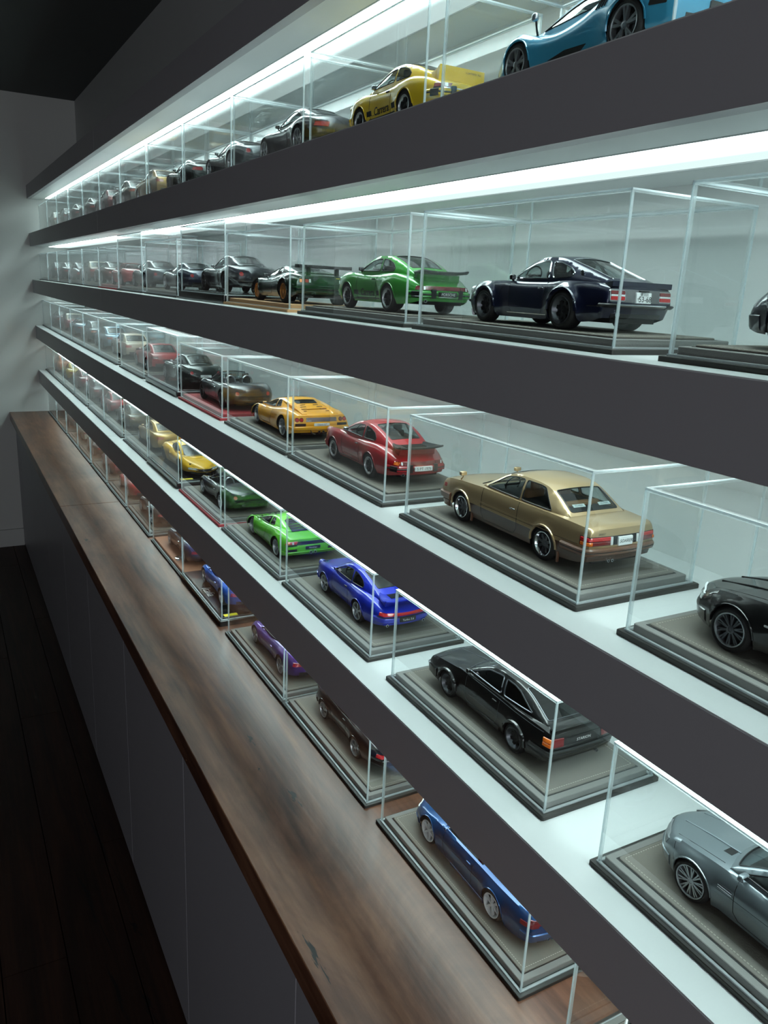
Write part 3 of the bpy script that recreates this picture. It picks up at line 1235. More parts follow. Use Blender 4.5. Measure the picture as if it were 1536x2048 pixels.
def side_panel(s, root, name, poly, mat, out=.004, step=.09, sg=-1):
    poly = densify(poly, step)
    v2, f = sheet(poly, step=step)
    m = MB()
    m.add([s.side(y, z, sg, out) for y, z in v2], f)
    n = len(poly)
    m.add([s.side(y, z, sg, out) for y, z in poly] + [s.side(y, z, sg, -.012) for y, z in poly], [(i, (i + 1) % n, n + (i + 1) % n, n + i) for i in range(n)])
    return m.build(name, mat, root, smooth=30, weld=.0004, fixn=True)


def top_panel(s, root, name, poly, mat, out=.004, step=.08):
    poly = densify(poly, step)
    v2, f = sheet(poly, step=step)
    m = MB()
    m.add([s.top(x, y, out) for x, y in v2], f)
    n = len(poly)
    m.add([s.top(x, y, out) for x, y in poly] + [s.top(x, y, -.012) for x, y in poly], [(i, (i + 1) % n, n + (i + 1) % n, n + i) for i in range(n)])
    return m.build(name, mat, root, smooth=30, weld=.0004, fixn=True)


def side_text(s, root, txt, size, yc, zc, mat, shear=.3, out=.006, bold=0.0):
    """lettering laid on the left flank, following its curve"""
    o = text_obj('lettering', txt, root, mat, size, (0, 0, 0), (1, 0, 0), (0, 1, 0), shear, 0.0, 'CENTER', bold)
    me = o.data.copy()
    bm = bmesh.new()
    bm.from_mesh(me)
    bmesh.ops.subdivide_edges(bm, edges=[e for e in bm.edges if e.calc_length() > .05], cuts=2, use_grid_fill=True)
    for v in bm.verts:
        v.co = Vector(s.side(yc - v.co.x, zc + v.co.y, -1, out))
    bm.to_mesh(me)
    bm.free()
    o.data = me
    o.matrix_local = Matrix.Identity(4)
    return o


class Cabin:
    def __init__(s, sh):
        c = sh.c
        s.sh = sh
        s.zp = pchip(c['cabin'])
        s.rail = pchip(c['rail'])
        s.belt = c['belt']
        ys = [p[0] for p in c['cabin']]
        s.y0, s.y1 = min(ys), max(ys)
        s.crown = c.get('roofcrown', .045)
        s.bowf, s.bowr = c.get('bowf', .14), c.get('bowr', .06)

    def zbelt(s, y):
        return s.sh.zs(y) - .03

    def side(s, y, z, sg=-1, out=0.0):
        zp, zb = s.zp(y), s.zbelt(y)
        h = max(0, min(1, (z - zb) / max(.06, zp - zb)))
        x = s.belt(y) + (s.rail(y) - s.belt(y)) * h ** 1.15 + .018 * math.sin(math.pi * h)
        return (sg * (x + out), y, z)

    def top(s, y, t, out=0.0):
        yc = (s.y0 + s.y1) / 2
        k = (y - yc) / (s.y1 - yc) if y > yc else (yc - y) / (yc - s.y0)
        k = sst((k - .25) / .75)
        bow = (s.bowf if y > yc else -s.bowr) * k * (1 - t * t)
        return (t * (s.rail(y)), y + bow, s.zp(y) + s.crown * (1 - t * t) * (1 - .5 * k) + out)


def build_cabin(s, root, mat, glass, c, trim=M_TRIM, pillar_mat=None):
    cb = Cabin(s)
    ys = []
    n = max(10, int((cb.y1 - cb.y0) / .09))
    for i in range(n + 1):
        ys.append(cb.y0 + (cb.y1 - cb.y0) * i / n)
    m = MB()
    # side frames
    wins = [fillet(w, .05, 3) for w in c['win']]
    wins = [densify(w, .06) for w in wins]
    poly = [(y, cb.zp(y)) for y in ys] + [(y, cb.zbelt(y) - .0) for y in reversed(ys) if cb.zp(y) - cb.zbelt(y) > .045]
    v2, f = sheet(poly, wins, .085)
    for sg in (-1, 1):
        m.add([cb.side(y, z, sg) for y, z in v2], f)
    # top sheet; t scaled by .6 to keep triangles even
    S = .6
    holes = []
    for (ya, yb, ta, tb) in (c['ws'], c['rw']):
        holes.append(densify(fillet([(ya, -ta * S), (yb, -tb * S), (yb, tb * S), (ya, ta * S)], .05, 3), .07))
    poly = [(y, -S) for y in ys] + [(ys[-1], t * S) for t in (-.6, -.2, .2, .6)] + [(y, S) for y in reversed(ys)] + [(ys[0], t * S) for t in (.6, .2, -.2, -.6)]
    v2, f = sheet(poly, holes, .085)
    m.add([cb.top(y, t / S) for y, t in v2], f)
    m.build('roof', pillar_mat or mat, root, smooth=50, weld=.0015, fixn=True)
    # glass
    for nm, hp in (('windshield', holes[0]), ('rear_window', holes[1])):
        v2, f = sheet(hp, (), .1)
        g = MB().add([cb.top(y, t / S, -.006) for y, t in v2], f)
        w = g.build(nm, glass, root, smooth=60)
        MB().tube([cb.top(y, t / S, .0) for y, t in hp], .011, 5, True).build('window_trim', trim, w, smooth=50)
    for w_ in wins:
        v2, f = sheet(w_, (), .1)
        for sg in (-1, 1):
            g = MB().add([cb.side(y, z, sg, -.006) for y, z in v2], f)
            w = g.build('side_window', glass, root, smooth=60)
            MB().tube([cb.side(y, z, sg, .0) for y, z in w_], c.get('trimr', .011), 5, True).build('window_trim', trim, w, smooth=50)
    return cb


def seats(root, y, z, x, mat, rear=False, belt=.9):
    for sg in (-1, 1):
        m = MB()
        m.rbox(sg * x - .22, sg * x + .22, y - .12, y + .02, z, z + .46, .05, 0)
        m.rbox(sg * x - .13, sg * x + .13, y - .15, y - .05, z + .44, z + .62, .04, 0)
        m.build('seat', mat, root, smooth=50)
    if rear:
        MB().rbox(-x - .25, x + .25, y - .9, y - .76, z, z + .38, .06).build('rear_seat', mat, root, smooth=50)


def steering(root, y, z, x):
    m = MB()
    ring = []
    for k in range(18):
        a = 2 * math.pi * k / 18
        ring.append((x + .17 * math.cos(a), y - .06 * math.sin(a), z + .16 * math.sin(a)))
    m.tube(ring, .014, 5, True)
    m.tube([(x, y, z), (x, y + .25, z - .08)], .02, 5)
    m.box(x - .15, x + .15, y - .012, y + .012, z - .02, z + .02)
    m.build('steering_wheel', M_TRIM, root, smooth=50)


def mirror(root, s, cb_y, mat, z=None, stalk=.06, w=.13, glassm=M_CHROME, x=None):
    z = z or s.zs(cb_y) + .07
    for sg in (-1, 1):
        xx = x or s.X(cb_y, s.zs(cb_y)) + .03
        m = MB()
        m.rbox(sg * xx + (-w / 2), sg * xx + w / 2, cb_y - .02, cb_y + .07, z - .045, z + .05, .025)
        m.tube([(sg * xx, cb_y + .02, z - .03), (sg * (xx - .06), cb_y + .05, z - .05 - stalk)], .018, 5)
        o = m.build('mirror', mat, root, smooth=50)
        MB().rbox(sg * xx - w / 2 + .012, sg * xx + w / 2 - .012, cb_y - .025, cb_y - .019, z - .033, z + .038, .002).build('mirror_glass', glassm, o, smooth=0)


def exhaust(root, s, xs, z, r=.035, mat=M_CHROME, ln=.16, out=.04):
    for x in xs:
        m = MB()
        y = s.cap('r', x / s.X(s.yr, max(z, s.sill)), max(z, s.zb(s.yr))).y - out
        m.lathe([(r * .75, y + ln), (r, y + ln), (r, y), (r * .75, y), (r * .72, y + ln * .7)], 14, 0, 'Y', (x, 0, z))
        m.lathe([(r * .73, y + .03), (.001, y + .03)], 14, 1, 'Y', (x, 0, z))
        m.build('exhaust_pipe', [mat, M_DARK], root, smooth=50)


def seam(s, root, pts, r=.006, name='door_gap', both=True, mat=M_DARK):
    for sg in ((-1, 1) if both else (-1,)):
        P = []
        for i in range(len(pts) - 1):
            a, b = Vector(pts[i]), Vector(pts[i + 1])
            k = max(2, int((b - a).length / .08))
            for j in range(k):
                q = a + (b - a) * j / k
                P.append(s.side(q.x, q.y, sg, .0))
        P.append(s.side(pts[-1][0], pts[-1][1], sg, .0))
        MB().tube(P, r, 4).build(name, mat, root, smooth=0)


def handle(s, root, y, z, mat=M_CHROME, ln=.14):
    for sg in (-1, 1):
        a = s.side(y - ln / 2, z, sg, .012)
        b = s.side(y + ln / 2, z, sg, .012)
        MB().rbox(min(a[0], b[0]) - .012, max(a[0], b[0]) + .012, y - ln / 2, y + ln / 2, z - .014, z + .014, .006).build('door_handle', mat, root, smooth=40)


def arch_lip(s, root, k, mat, r=.016, out=.004):
    for sg in (-1, 1):
        P = []
        for i in range(17):
            a = math.pi * (i / 16)
            y, z = s.ax[k] - s.ra[k] * math.cos(a), s.zc[k] + s.ra[k] * math.sin(a)
            P.append(s.side(y, z, sg, out - .006))
        MB().tube(P, r, 5).build('wheel_arch_lip', mat, root, smooth=50)


def wheels(s, root, style, wf=.20, wr=.23, inset=.03):
    for k, wd_ in (('f', wf), ('r', wr)):
        tire, rim = wheel_meshes(style, s.R[k], wd_)
        x = s.X(s.ax[k], s.zc[k] + s.ra[k] * .8) - inset - wd_ / 2
        for sg in (-1, 1):
            w = inst('wheel', tire, root, (sg * x, s.ax[k], s.zc[k]), 0 if sg < 0 else math.pi)
            inst('rim', rim, w)


def loft_wing(root, name, prof, mat, thick=.03, rim=None, n=12, curl=.0):
    """rear spoiler as a swept plate: prof = [(y, z, half width)...] front to back"""
    m = MB()
    V = []
    k = n + 1
    for (y, z, w) in prof:
        for i in range(k):
            u = -1 + 2 * i / n
            V.append((u * w, y + curl * (u * u) * .3, z + curl * u ** 4))
    N = len(V)
    V += [(x, y, z - thick) for x, y, z in V]
    F = []
    r = len(prof)
    for j in range(r - 1):
        for i in range(n):
            a, b = j * k + i, (j + 1) * k + i
            F.append((a, a + 1, b + 1, b))
            F.append((N + a, N + b, N + b + 1, N + a + 1))
    per = [i for i in range(k)] + [j * k + n for j in range(1, r)] + [(r - 1) * k + i for i in range(n - 1, -1, -1)] + [j * k for j in range(r - 2, 0, -1)]
    for i in range(len(per)):
        a, b = per[i], per[(i + 1) % len(per)]
        F.append((a, b, N + b, N + a))
    m.add(V, F)
    o = m.build(name, mat, root, smooth=40, fixn=True)
    if rim:
        P = [Vector(V[i]) - Vector((0, 0, thick / 2)) for i in per]
        MB().tube(P, thick * .75, 6, True).build('rubber_lip', rim, o, smooth=50)
    return o


def plate(s, root, end, z0, z1, hw, mat, txt=None, ink=M_INK, size=.09, out=.03, xc=0.0, rows=None, shear=0.0):
    o = cap_panel(s, root, 'licence_plate', end, rect(xc - hw, xc + hw, z0, z1), mat, out=out, thick=.02)
    sg = -1 if end == 'r' else 1
    ye = s.yr if end == 'r' else s.yf
    for (t, sz, zc, dx) in (rows or ([(txt, size, (z0 + z1) / 2, 0)] if txt else [])):
        q = s.cap(end, xc / s.X(ye, zc), zc)
        qt = s.cap(end, xc / s.X(ye, zc), zc + .05)
        qb = s.cap(end, xc / s.X(ye, zc), zc - .05)
        text_obj('lettering', t, o, ink, sz, (xc + dx, q.y + sg * (out + .004), zc), (1 if end == 'r' else -1, 0, 0), qt - qb, shear)
    return o


# ------------------------------------------------------------------ car outlines (metres; y forward, z up)
def A_911():
    return dict(wb=2.27, W=.885, Rf=.312, Rr=.318, flf=.012, flr=.02, flw=.10, sill=.20, bt=.10, bn=.26, De=.55, crown=1.9,
                zt=[(1.98, .60), (1.85, .68), (1.5, .755), (1.0, .83), (.74, .885), (0, .90), (-.9, .92), (-1.5, .90), (-1.9, .80), (-2.15, .70), (-2.27, .64)],
                zs=[(1.98, .60), (1.9, .70), (1.72, .80), (1.45, .865), (1.1, .885), (.7, .87), (0, .85), (-.8, .875), (-1.2, .885), (-1.6, .835), (-1.95, .75), (-2.27, .63)],
                w=[(1.98, .66), (1.88, .76), (1.7, .85), (1.45, .905), (1.1, .925), (.6, .905), (0, .915), (-.5, .945), (-.8, .985), (-1.15, 1.0), (-1.55, .975), (-1.95, .89), (-2.15, .80), (-2.27, .74)],
                prof=[(0, .90), (.15, .95), (.45, 1), (.7, .99), (.88, .95), (1, .86)],
                tail=[(.3, .03), (.42, 0), (.6, .0), (.8, .08)], nose=[(.25, -.06), (.45, 0), (.6, -.03), (.8, -.1)],
                cabin=[(.80, .875), (.45, 1.075), (.15, 1.215), (-.2, 1.285), (-.6, 1.275), (-1.0, 1.185), (-1.4, 1.035), (-1.78, .865)],
                rail=[(.80, .665), (.45, .60), (.15, .555), (-.2, .55), (-.6, .555), (-1.0, .55), (-1.4, .535), (-1.78, .52)],
                belt=[(.80, .675), (.4, .715), (-.3, .73), (-.9, .705), (-1.4, .62), (-1.78, .53)],
                win=[[(.60, .925), (.42, 1.03), (.12, 1.165), (-.2, 1.215), (-.40, 1.22), (-.46, .925)],
                     [(-.53, .925), (-.47, 1.22), (-.72, 1.19), (-.95, 1.11), (-1.09, 1.0), (-1.06, .935)]],
                ws=(.20, .74, .90, .90), rw=(-1.46, -.72, .78, .80), bowr=.05, bowf=.12)


def A_Z():
    return dict(wb=2.305, W=.815, Rf=.315, Rr=.325, flf=.055, flr=.07, flw=.055, sill=.20, bt=.05, bn=.22, De=.4, crown=2.0,
                zt=[(1.98, .56), (1.85, .67), (1.5, .77), (1.0, .835), (.55, .875), (0, .88), (-1, .885), (-1.6, .875), (-2.0, .85), (-2.1, .80)],
                zs=[(1.98, .54), (1.85, .68), (1.6, .775), (1.15, .835), (.6, .845), (0, .83), (-.6, .835), (-1.15, .87), (-1.7, .855), (-2.0, .81), (-2.1, .78)],
                w=[(1.98, .62), (1.85, .78), (1.6, .88), (1.2, .95), (.6, .97), (0, .985), (-.6, .99), (-1.15, 1.0), (-1.6, .97), (-1.95, .93), (-2.06, .91), (-2.1, .88)],
                tail=[(.3, .10), (.48, .04), (.52, 0), (.78, .02), (.85, .05)], nose=[(.25, -.08), (.5, 0), (.6, -.04), (.75, -.14)],
                cabin=[(.58, .865), (.3, 1.045), (.0, 1.195), (-.3, 1.265), (-.65, 1.255), (-1.1, 1.135), (-1.6, .98), (-1.98, .86)],
                rail=[(.58, .62), (.3, .565), (0, .525), (-.3, .525), (-.65, .525), (-1.1, .50), (-1.6, .485), (-1.98, .50)],
                belt=[(.58, .63), (.2, .685), (-.5, .70), (-1.1, .66), (-1.6, .57), (-1.98, .51)],
                win=[[(.42, .90), (.22, 1.03), (-.02, 1.14), (-.28, 1.195), (-.46, 1.2), (-.58, .895)],
                     [(-.67, .905), (-.55, 1.195), (-.74, 1.175), (-.98, 1.095), (-1.14, .995), (-1.06, .93)]],
                ws=(.04, .53, .90, .90), rw=(-1.80, -.86, .80, .84), trimr=.014, bowr=.02)


def A_notch():
    return dict(wb=2.66, W=.845, Rf=.318, flf=.018, flr=.018, flw=.05, sill=.20, bt=.06, bn=.12, De=.35, crown=2.6,
                zt=[(2.16, .72), (2.05, .80), (1.5, .88), (1.0, .92), (.66, .945), (0, .95), (-1, .955), (-1.5, .955), (-1.9, .945), (-2.35, .925), (-2.44, .88)],
                zs=[(2.16, .70), (2.05, .78), (1.5, .855), (1.0, .885), (.66, .90), (0, .905), (-1, .915), (-1.6, .92), (-2.0, .91), (-2.38, .89), (-2.44, .86)],
                w=[(2.16, .90), (2.1, .945), (1.9, .97), (1.33, .985), (.6, .995), (0, 1.0), (-1, 1.0), (-1.6, .985), (-2.1, .96), (-2.36, .935), (-2.44, .90)],
                prof=[(0, .94), (.2, .97), (.5, 1), (.7, .995), (.9, .97), (1, .935)],
                tail=[(.3, .05), (.45, .02), (.62, .0), (.8, .02), (.95, .05)], nose=[(.3, -.06), (.45, -.01), (.55, 0), (.7, -.02), (.8, -.05)],
                cabin=[(.78, .925), (.45, 1.10), (.08, 1.29), (-.25, 1.345), (-.7, 1.35), (-1.05, 1.315), (-1.18, 1.27), (-1.78, .935)],
                rail=[(.78, .70), (.45, .635), (.08, .575), (-.25, .57), (-.7, .575), (-1.05, .57), (-1.18, .575), (-1.78, .64)],
                belt=[(.78, .71), (.4, .745), (-.5, .76), (-1.2, .75), (-1.78, .70)],
                win=[[(.60, .945), (.10, 1.245), (-.2, 1.302), (-.42, 1.307), (-.47, .94)],
                     [(-.54, .94), (-.49, 1.307), (-.88, 1.305), (-1.02, 1.285), (-1.38, .945)]],
                ws=(.14, .73, .90, .90), rw=(-1.70, -1.20, .88, .90), bowr=.04, bowf=.12, roofcrown=.035)


def A_coupe():
    """sports saloon / coupe"""
    return dict(wb=2.74, W=.905, Rf=.33, flf=.035, flr=.035, flw=.09, sill=.19, bt=.10, bn=.26, De=.5, crown=2.4,
                zt=[(2.14, .60), (2.05, .68), (1.8, .77), (1.4, .845), (1.0, .90), (.72, .935), (0, .95), (-1, .97), (-1.6, .99), (-2.1, .985), (-2.36, .96), (-2.42, .90)],
                zs=[(2.14, .58), (2.05, .67), (1.8, .76), (1.37, .835), (.9, .87), (0, .895), (-1, .93), (-1.5, .945), (-2.0, .93), (-2.3, .89), (-2.42, .84)],
                w=[(2.14, .70), (2.05, .80), (1.85, .895), (1.37, .965), (.7, .965), (0, .97), (-.8, .985), (-1.37, 1.0), (-1.9, .965), (-2.25, .89), (-2.42, .80)],
                prof=[(0, .92), (.18, .955), (.5, .995), (.68, 1), (.86, .965), (1, .90)],
                tail=[(.3, .05), (.5, 0), (.7, .02), (.95, .05)], nose=[(.22, -.03), (.35, .0), (.5, -.01), (.7, -.09)],
                cabin=[(.86, .925), (.5, 1.11), (.1, 1.305), (-.25, 1.37), (-.7, 1.365), (-1.1, 1.27), (-1.75, .985)],
                rail=[(.86, .70), (.5, .645), (.1, .585), (-.25, .575), (-.7, .575), (-1.1, .565), (-1.75, .60)],
                belt=[(.86, .71), (.4, .76), (-.5, .775), (-1.2, .75), (-1.75, .66)],
                win=[[(.66, .955), (.12, 1.245), (-.2, 1.30), (-.42, 1.305), (-.48, .97)], [(-.56, .97), (-.5, 1.305), (-.8, 1.285), (-1.12, 1.17), (-1.36, 1.01)]],
                ws=(.17, .80, .9, .9), rw=(-1.66, -1.05, .86, .86), bowf=.16)


def A_hatch():
    return dict(wb=2.435, W=.86, Rf=.315, flf=.03, flr=.035, flw=.06, sill=.19, bt=.05, bn=.10, De=.35, crown=2.6,
                zt=[(2.12, .62), (2.0, .69), (1.5, .79), (1.0, .86), (.66, .905), (0, .92), (-1, .935), (-1.7, .93), (-2.1, .90), (-2.18, .86)],
                zs=[(2.12, .60), (2.0, .67), (1.5, .765), (1.0, .825), (.6, .86), (0, .88), (-1, .90), (-1.7, .90), (-2.1, .87), (-2.18, .84)],
                w=[(2.12, .88), (2.05, .93), (1.8, .96), (1.2, .985), (.6, .96), (0, .965), (-.7, .98), (-1.2, 1.0), (-1.7, .985), (-2.05, .95), (-2.18, .915)],
                prof=[(0, .95), (.2, .98), (.5, 1), (.7, .985), (.9, .955), (1, .92)],
                tail=[(.3, .06), (.5, .02), (.62, 0), (.86, .05)], nose=[(.25, -.05), (.42, 0), (.55, -.02), (.68, -.08)],
                cabin=[(.76, .885), (.4, 1.06), (.0, 1.235), (-.35, 1.295), (-.8, 1.295), (-1.05, 1.255), (-1.9, .92)],
                rail=[(.76, .68), (.4, .62), (0, .56), (-.35, .55), (-.8, .555), (-1.05, .555), (-1.9, .63)],
                belt=[(.76, .69), (.4, .725), (-.5, .745), (-1.2, .735), (-1.9, .68)],
                win=[[(.54, .925), (.03, 1.175), (-.3, 1.23), (-.44, 1.235), (-.54, .935)],
                     [(-.64, .94), (-.54, 1.235), (-.82, 1.23), (-1.0, 1.19), (-1.5, .97)]],
                ws=(.06, .70, .9, .9), rw=(-1.83, -1.06, .90, .90), trimr=.016, bowr=.02, roofcrown=.03)


def A_wedge(L=1.0, H=1.0):
    c = dict(wb=2.60, W=.995, Rf=.325, Rr=.345, flf=.02, flr=.03, flw=.10, sill=.17, bt=.05, bn=.22, De=.4, crown=2.6,
             zt=[(2.2, .42), (2.05, .50), (1.6, .60), (1.2, .67), (1.0, .71), (.3, .80), (-.6, .90), (-1.2, .91), (-1.8, .865), (-2.06, .825), (-2.12, .80)],
             zs=[(2.2, .40), (2.05, .50), (1.7, .64), (1.3, .70), (.9, .71), (.3, .74), (-.5, .84), (-1.1, .89), (-1.6, .88), (-2.0, .83), (-2.12, .80)],
             w=[(2.2, .70), (2.05, .82), (1.75, .89), (1.3, .93), (.7, .925), (.1, .93), (-.5, .965), (-1.2, 1.0), (-1.8, .985), (-2.05, .955), (-2.12, .93)],
             prof=[(0, .93), (.15, .965), (.4, 1), (.7, .97), (.88, .91), (1, .82)],
             tail=[(.25, .08), (.4, 0), (.56, .0), (.62, .03), (.82, .06)], nose=[(.2, -.03), (.3, 0), (.45, -.04), (.6, -.14)],
             cabin=[(1.12, .68), (.7, .85), (.3, .985), (-.05, 1.075), (-.35, 1.095), (-.62, 1.06), (-1.0, .99), (-1.5, .90)],
             rail=[(1.12, .66), (.7, .61), (.3, .565), (-.05, .53), (-.35, .525), (-.62, .53), (-1.0, .56), (-1.5, .60)],
             belt=[(1.12, .67), (.7, .74), (0, .765), (-.5, .76), (-1.0, .70), (-1.5, .61)],
             win=[[(.80, .765), (.28, .955), (-.05, 1.035), (-.14, .81)], [(-.22, .83), (-.14, 1.04), (-.36, 1.045), (-.58, .89)]],
             ws=(.0, 1.06, .90, .92), rw=(-1.0, -.66, .62, .72), bowf=.2, bowr=.02, roofcrown=.03)
    return c


def A_gt():
    return dict(wb=2.72, W=.965, Rf=.345, Rr=.355, flf=.02, flr=.02, flw=.15, sill=.17, bt=.14, bn=.30, De=.6, crown=2.0,
                zt=[(2.2, .50), (2.05, .60), (1.7, .72), (1.3, .80), (.9, .86), (.62, .905), (0, .92), (-1, .95), (-1.5, .97), (-1.95, .95), (-2.15, .87), (-2.2, .80)],
                zs=[(2.2, .48), (2.1, .60), (1.8, .74), (1.36, .83), (.9, .82), (.4, .82), (-.3, .85), (-1.0, .92), (-1.4, .94), (-1.85, .87), (-2.1, .77), (-2.2, .72)],
                w=[(2.2, .62), (2.1, .74), (1.8, .88), (1.36, .965), (.8, .93), (.2, .91), (-.5, .95), (-1.3, 1.0), (-1.75, .965), (-2.1, .84), (-2.2, .74)],
                prof=[(0, .90), (.15, .945), (.4, .985), (.62, 1), (.85, .955), (1, .85)],
                tail=[(.25, .10), (.42, .02), (.7, 0), (.95, .02)], nose=[(.2, -.06), (.35, 0), (.5, -.03), (.7, -.14)],
                cabin=[(.82, .885), (.45, 1.06), (.05, 1.235), (-.3, 1.30), (-.65, 1.285), (-1.1, 1.16), (-1.7, .96)],
                rail=[(.82, .68), (.45, .615), (.05, .545), (-.3, .53), (-.65, .525), (-1.1, .50), (-1.7, .52)],
                belt=[(.82, .69), (.4, .745), (-.4, .765), (-1.0, .71), (-1.7, .54)],
                win=[[(.62, .90), (.08, 1.165), (-.25, 1.225), (-.5, 1.215), (-.85, 1.105), (-1.0, .99), (-.9, .93)]],
                ws=(.12, .77, .9, .9), rw=(-1.52, -.85, .80, .84), bowf=.2)


def A_mid():
    return dict(wb=2.65, W=.97, Rf=.338, Rr=.35, flf=.025, flr=.03, flw=.16, sill=.16, bt=.12, bn=.34, De=.6, crown=1.9,
                zt=[(2.22, .42), (2.05, .53), (1.7, .63), (1.3, .70), (1.05, .74), (.4, .82), (-.6, .90), (-1.2, .93), (-1.8, .90), (-2.05, .86), (-2.12, .80)],
                zs=[(2.22, .40), (2.1, .53), (1.8, .69), (1.4, .78), (1.0, .755), (.5, .74), (-.2, .79), (-.8, .88), (-1.25, .92), (-1.7, .875), (-2.0, .79), (-2.12, .74)],
                w=[(2.22, .58), (2.1, .72), (1.8, .87), (1.36, .955), (.8, .92), (.2, .90), (-.5, .945), (-1.25, 1.0), (-1.7, .965), (-2.0, .87), (-2.12, .78)],
                prof=[(0, .90), (.15, .95), (.4, .985), (.6, 1), (.85, .95), (1, .83)],
                tail=[(.2, .10), (.4, .02), (.6, 0), (.85, .03)], nose=[(.15, -.05), (.28, 0), (.45, -.05), (.65, -.18)],
                cabin=[(1.18, .72), (.75, .90), (.3, 1.08), (-.1, 1.175), (-.45, 1.165), (-.9, 1.06), (-1.5, .93)],
                rail=[(1.18, .66), (.75, .605), (.3, .545), (-.1, .515), (-.45, .51), (-.9, .50), (-1.5, .50)],
                belt=[(1.18, .67), (.7, .735), (0, .755), (-.6, .71), (-1.0, .61), (-1.5, .52)],
                win=[[(.88, .785), (.3, 1.02), (-.08, 1.10), (-.3, 1.10), (-.62, .98), (-.55, .86)]],
                ws=(.36, 1.12, .9, .92), rw=(-1.34, -.62, .70, .80), bowf=.3, roofcrown=.04)


ARCH = {'p911': A_911, 'z': A_Z, 'notch': A_notch, 'coupe': A_coupe, 'hatch': A_hatch, 'wedge': A_wedge, 'gt': A_gt, 'mid': A_mid}


def car(kind, spot, label, pm, wheel='five', rz=0.0, open_=False, seatm=M_SEATBLK, glass=None, trim=M_TRIM, over=None, roofm=None, scale=1 / 18.0,
        tw=(.20, .23), dy=0.0, far=False, inset=.03, group='model cars'):
    c = ARCH[kind]()
    if over:
        c.update(over)
    dp = c.get('drop', 0.0)
    y_, z_ = c['cabin'][0]                       # the screen base runs down under the cowl
    c['cabin'] = [(y_ + .05, z_ - .055)] + c['cabin'][1:]
    c['belt'] = pchip(c['belt'])
    s = Shape(c)
    x, y, z = spot[:3]
    ym = (s.yf + s.yr) / 2 + (s.bn - s.bt) / 2
    root = empty('model_car', (x, y + dy + (-ym if rz == 0 else ym) * scale, z - dp * scale), rz, scale)
    tag(root, label, 'model car', group)
    cab = c['cabin']
    cockpit = None
    if open_:
        yw = c['ws'][1] - .03
        cockpit = (-.72, yw - .12, .66, .26)
    build_body(s, root, pm, cockpit)
    wheels(s, root, wheel, tw[0], tw[1], inset)
    gl = glass or M_GLASS
    zseat = s.zt(0) - (.30 if open_ else .12)
    if not open_:
        build_cabin(s, root, pm, gl, c, trim, roofm)
        if not far:
            seats(root, -.34 if kind not in ('wedge', 'mid') else .05, zseat - (.18 if kind not in ('wedge', 'mid') else .36), .34, seatm, kind in ('notch', 'coupe', 'hatch'))
            steering(root, .28 if kind not in ('wedge', 'mid') else .62, s.zt(.2) + .08 if kind not in ('wedge', 'mid') else s.zt(.5) + .04, -.34)
    else:
        cb = Cabin(s)
        S = .6
        ya, yb = c['ws'][0] + .03, c['ws'][1] + .02
        hp = densify(fillet([(ya, -.92 * S), (yb, -.98 * S), (yb, .98 * S), (ya, .92 * S)], .05, 3), .07)
        v2, f = sheet(hp, (), .1)
        g = MB().add([cb.top(yy, t / S) for yy, t in v2], f).build('windshield', gl, root, smooth=60)
        MB().tube([cb.top(yy, t / S) for yy, t in hp], .022, 6, True).build('windshield_frame', roofm or pm, g, smooth=50)
        seats(root, -.30, zseat - .02, .34, seatm)
        steering(root, .25 if kind != 'mid' else .5, zseat + .32, -.34)
        for sg in (-1, 1):                       # roll hoops
            P = [(sg * .34 + .2 * math.cos(a), -.62 + .02, s.zt(-.7) - .05 + .26 * math.sin(a)) for a in [math.pi * k / 10 for k in range(11)]]
            MB().tube(P, .028, 6).build('roll_hoop', M_SILVER, root, smooth=50)
    return s, root


def generic_tail(s, root, kind, lampm=M_RED, plate_txt=None, bumper=None, pm=None, round_lamps=False):
    """rear lamps, plate recess and pipes for the cars that only show small"""
    za = s.zt(s.yr)
    if round_lamps:
        for sg in (-1, 1):
            cap_panel(s, root, 'tail_lamp', 'r', disc(sg * .60, za - .14, .07), lampm, .014)
    else:
        for sg in (-1, 1):
            band(s, root, 'tail_lamp', 'r', za - .20, za - .07, sg * .62, sg * 1.08, .012, lampm, 8)
    band(s, root, 'rear_diffuser', 'r', s.zb(s.yr) + .0, s.zb(s.yr) + .14, -.8, .8, .012, M_TRIM, 16)
    plate(s, root, 'r', za - .33, za - .22, .24, M_PLATEW if plate_txt else M_TRIM, plate_txt, size=.09)
    exhaust(root, s, (-.34, -.25, .25, .34), s.zb(s.yr) + .06, .036)


def generic_nose(s, root, lamps=True):
    z = s.zt(s.yf)
    if lamps:
        for sg in (-1, 1):
            band(s, root, 'headlamp', 'f', z - .13, z - .03, sg * .62, sg * 1.10, .010, M_CLEAR, 8)
    band(s, root, 'front_intake', 'f', s.zb(s.yf) + .03, s.zb(s.yf) + .15, -.7, .7, .008, M_TRIM, 16)


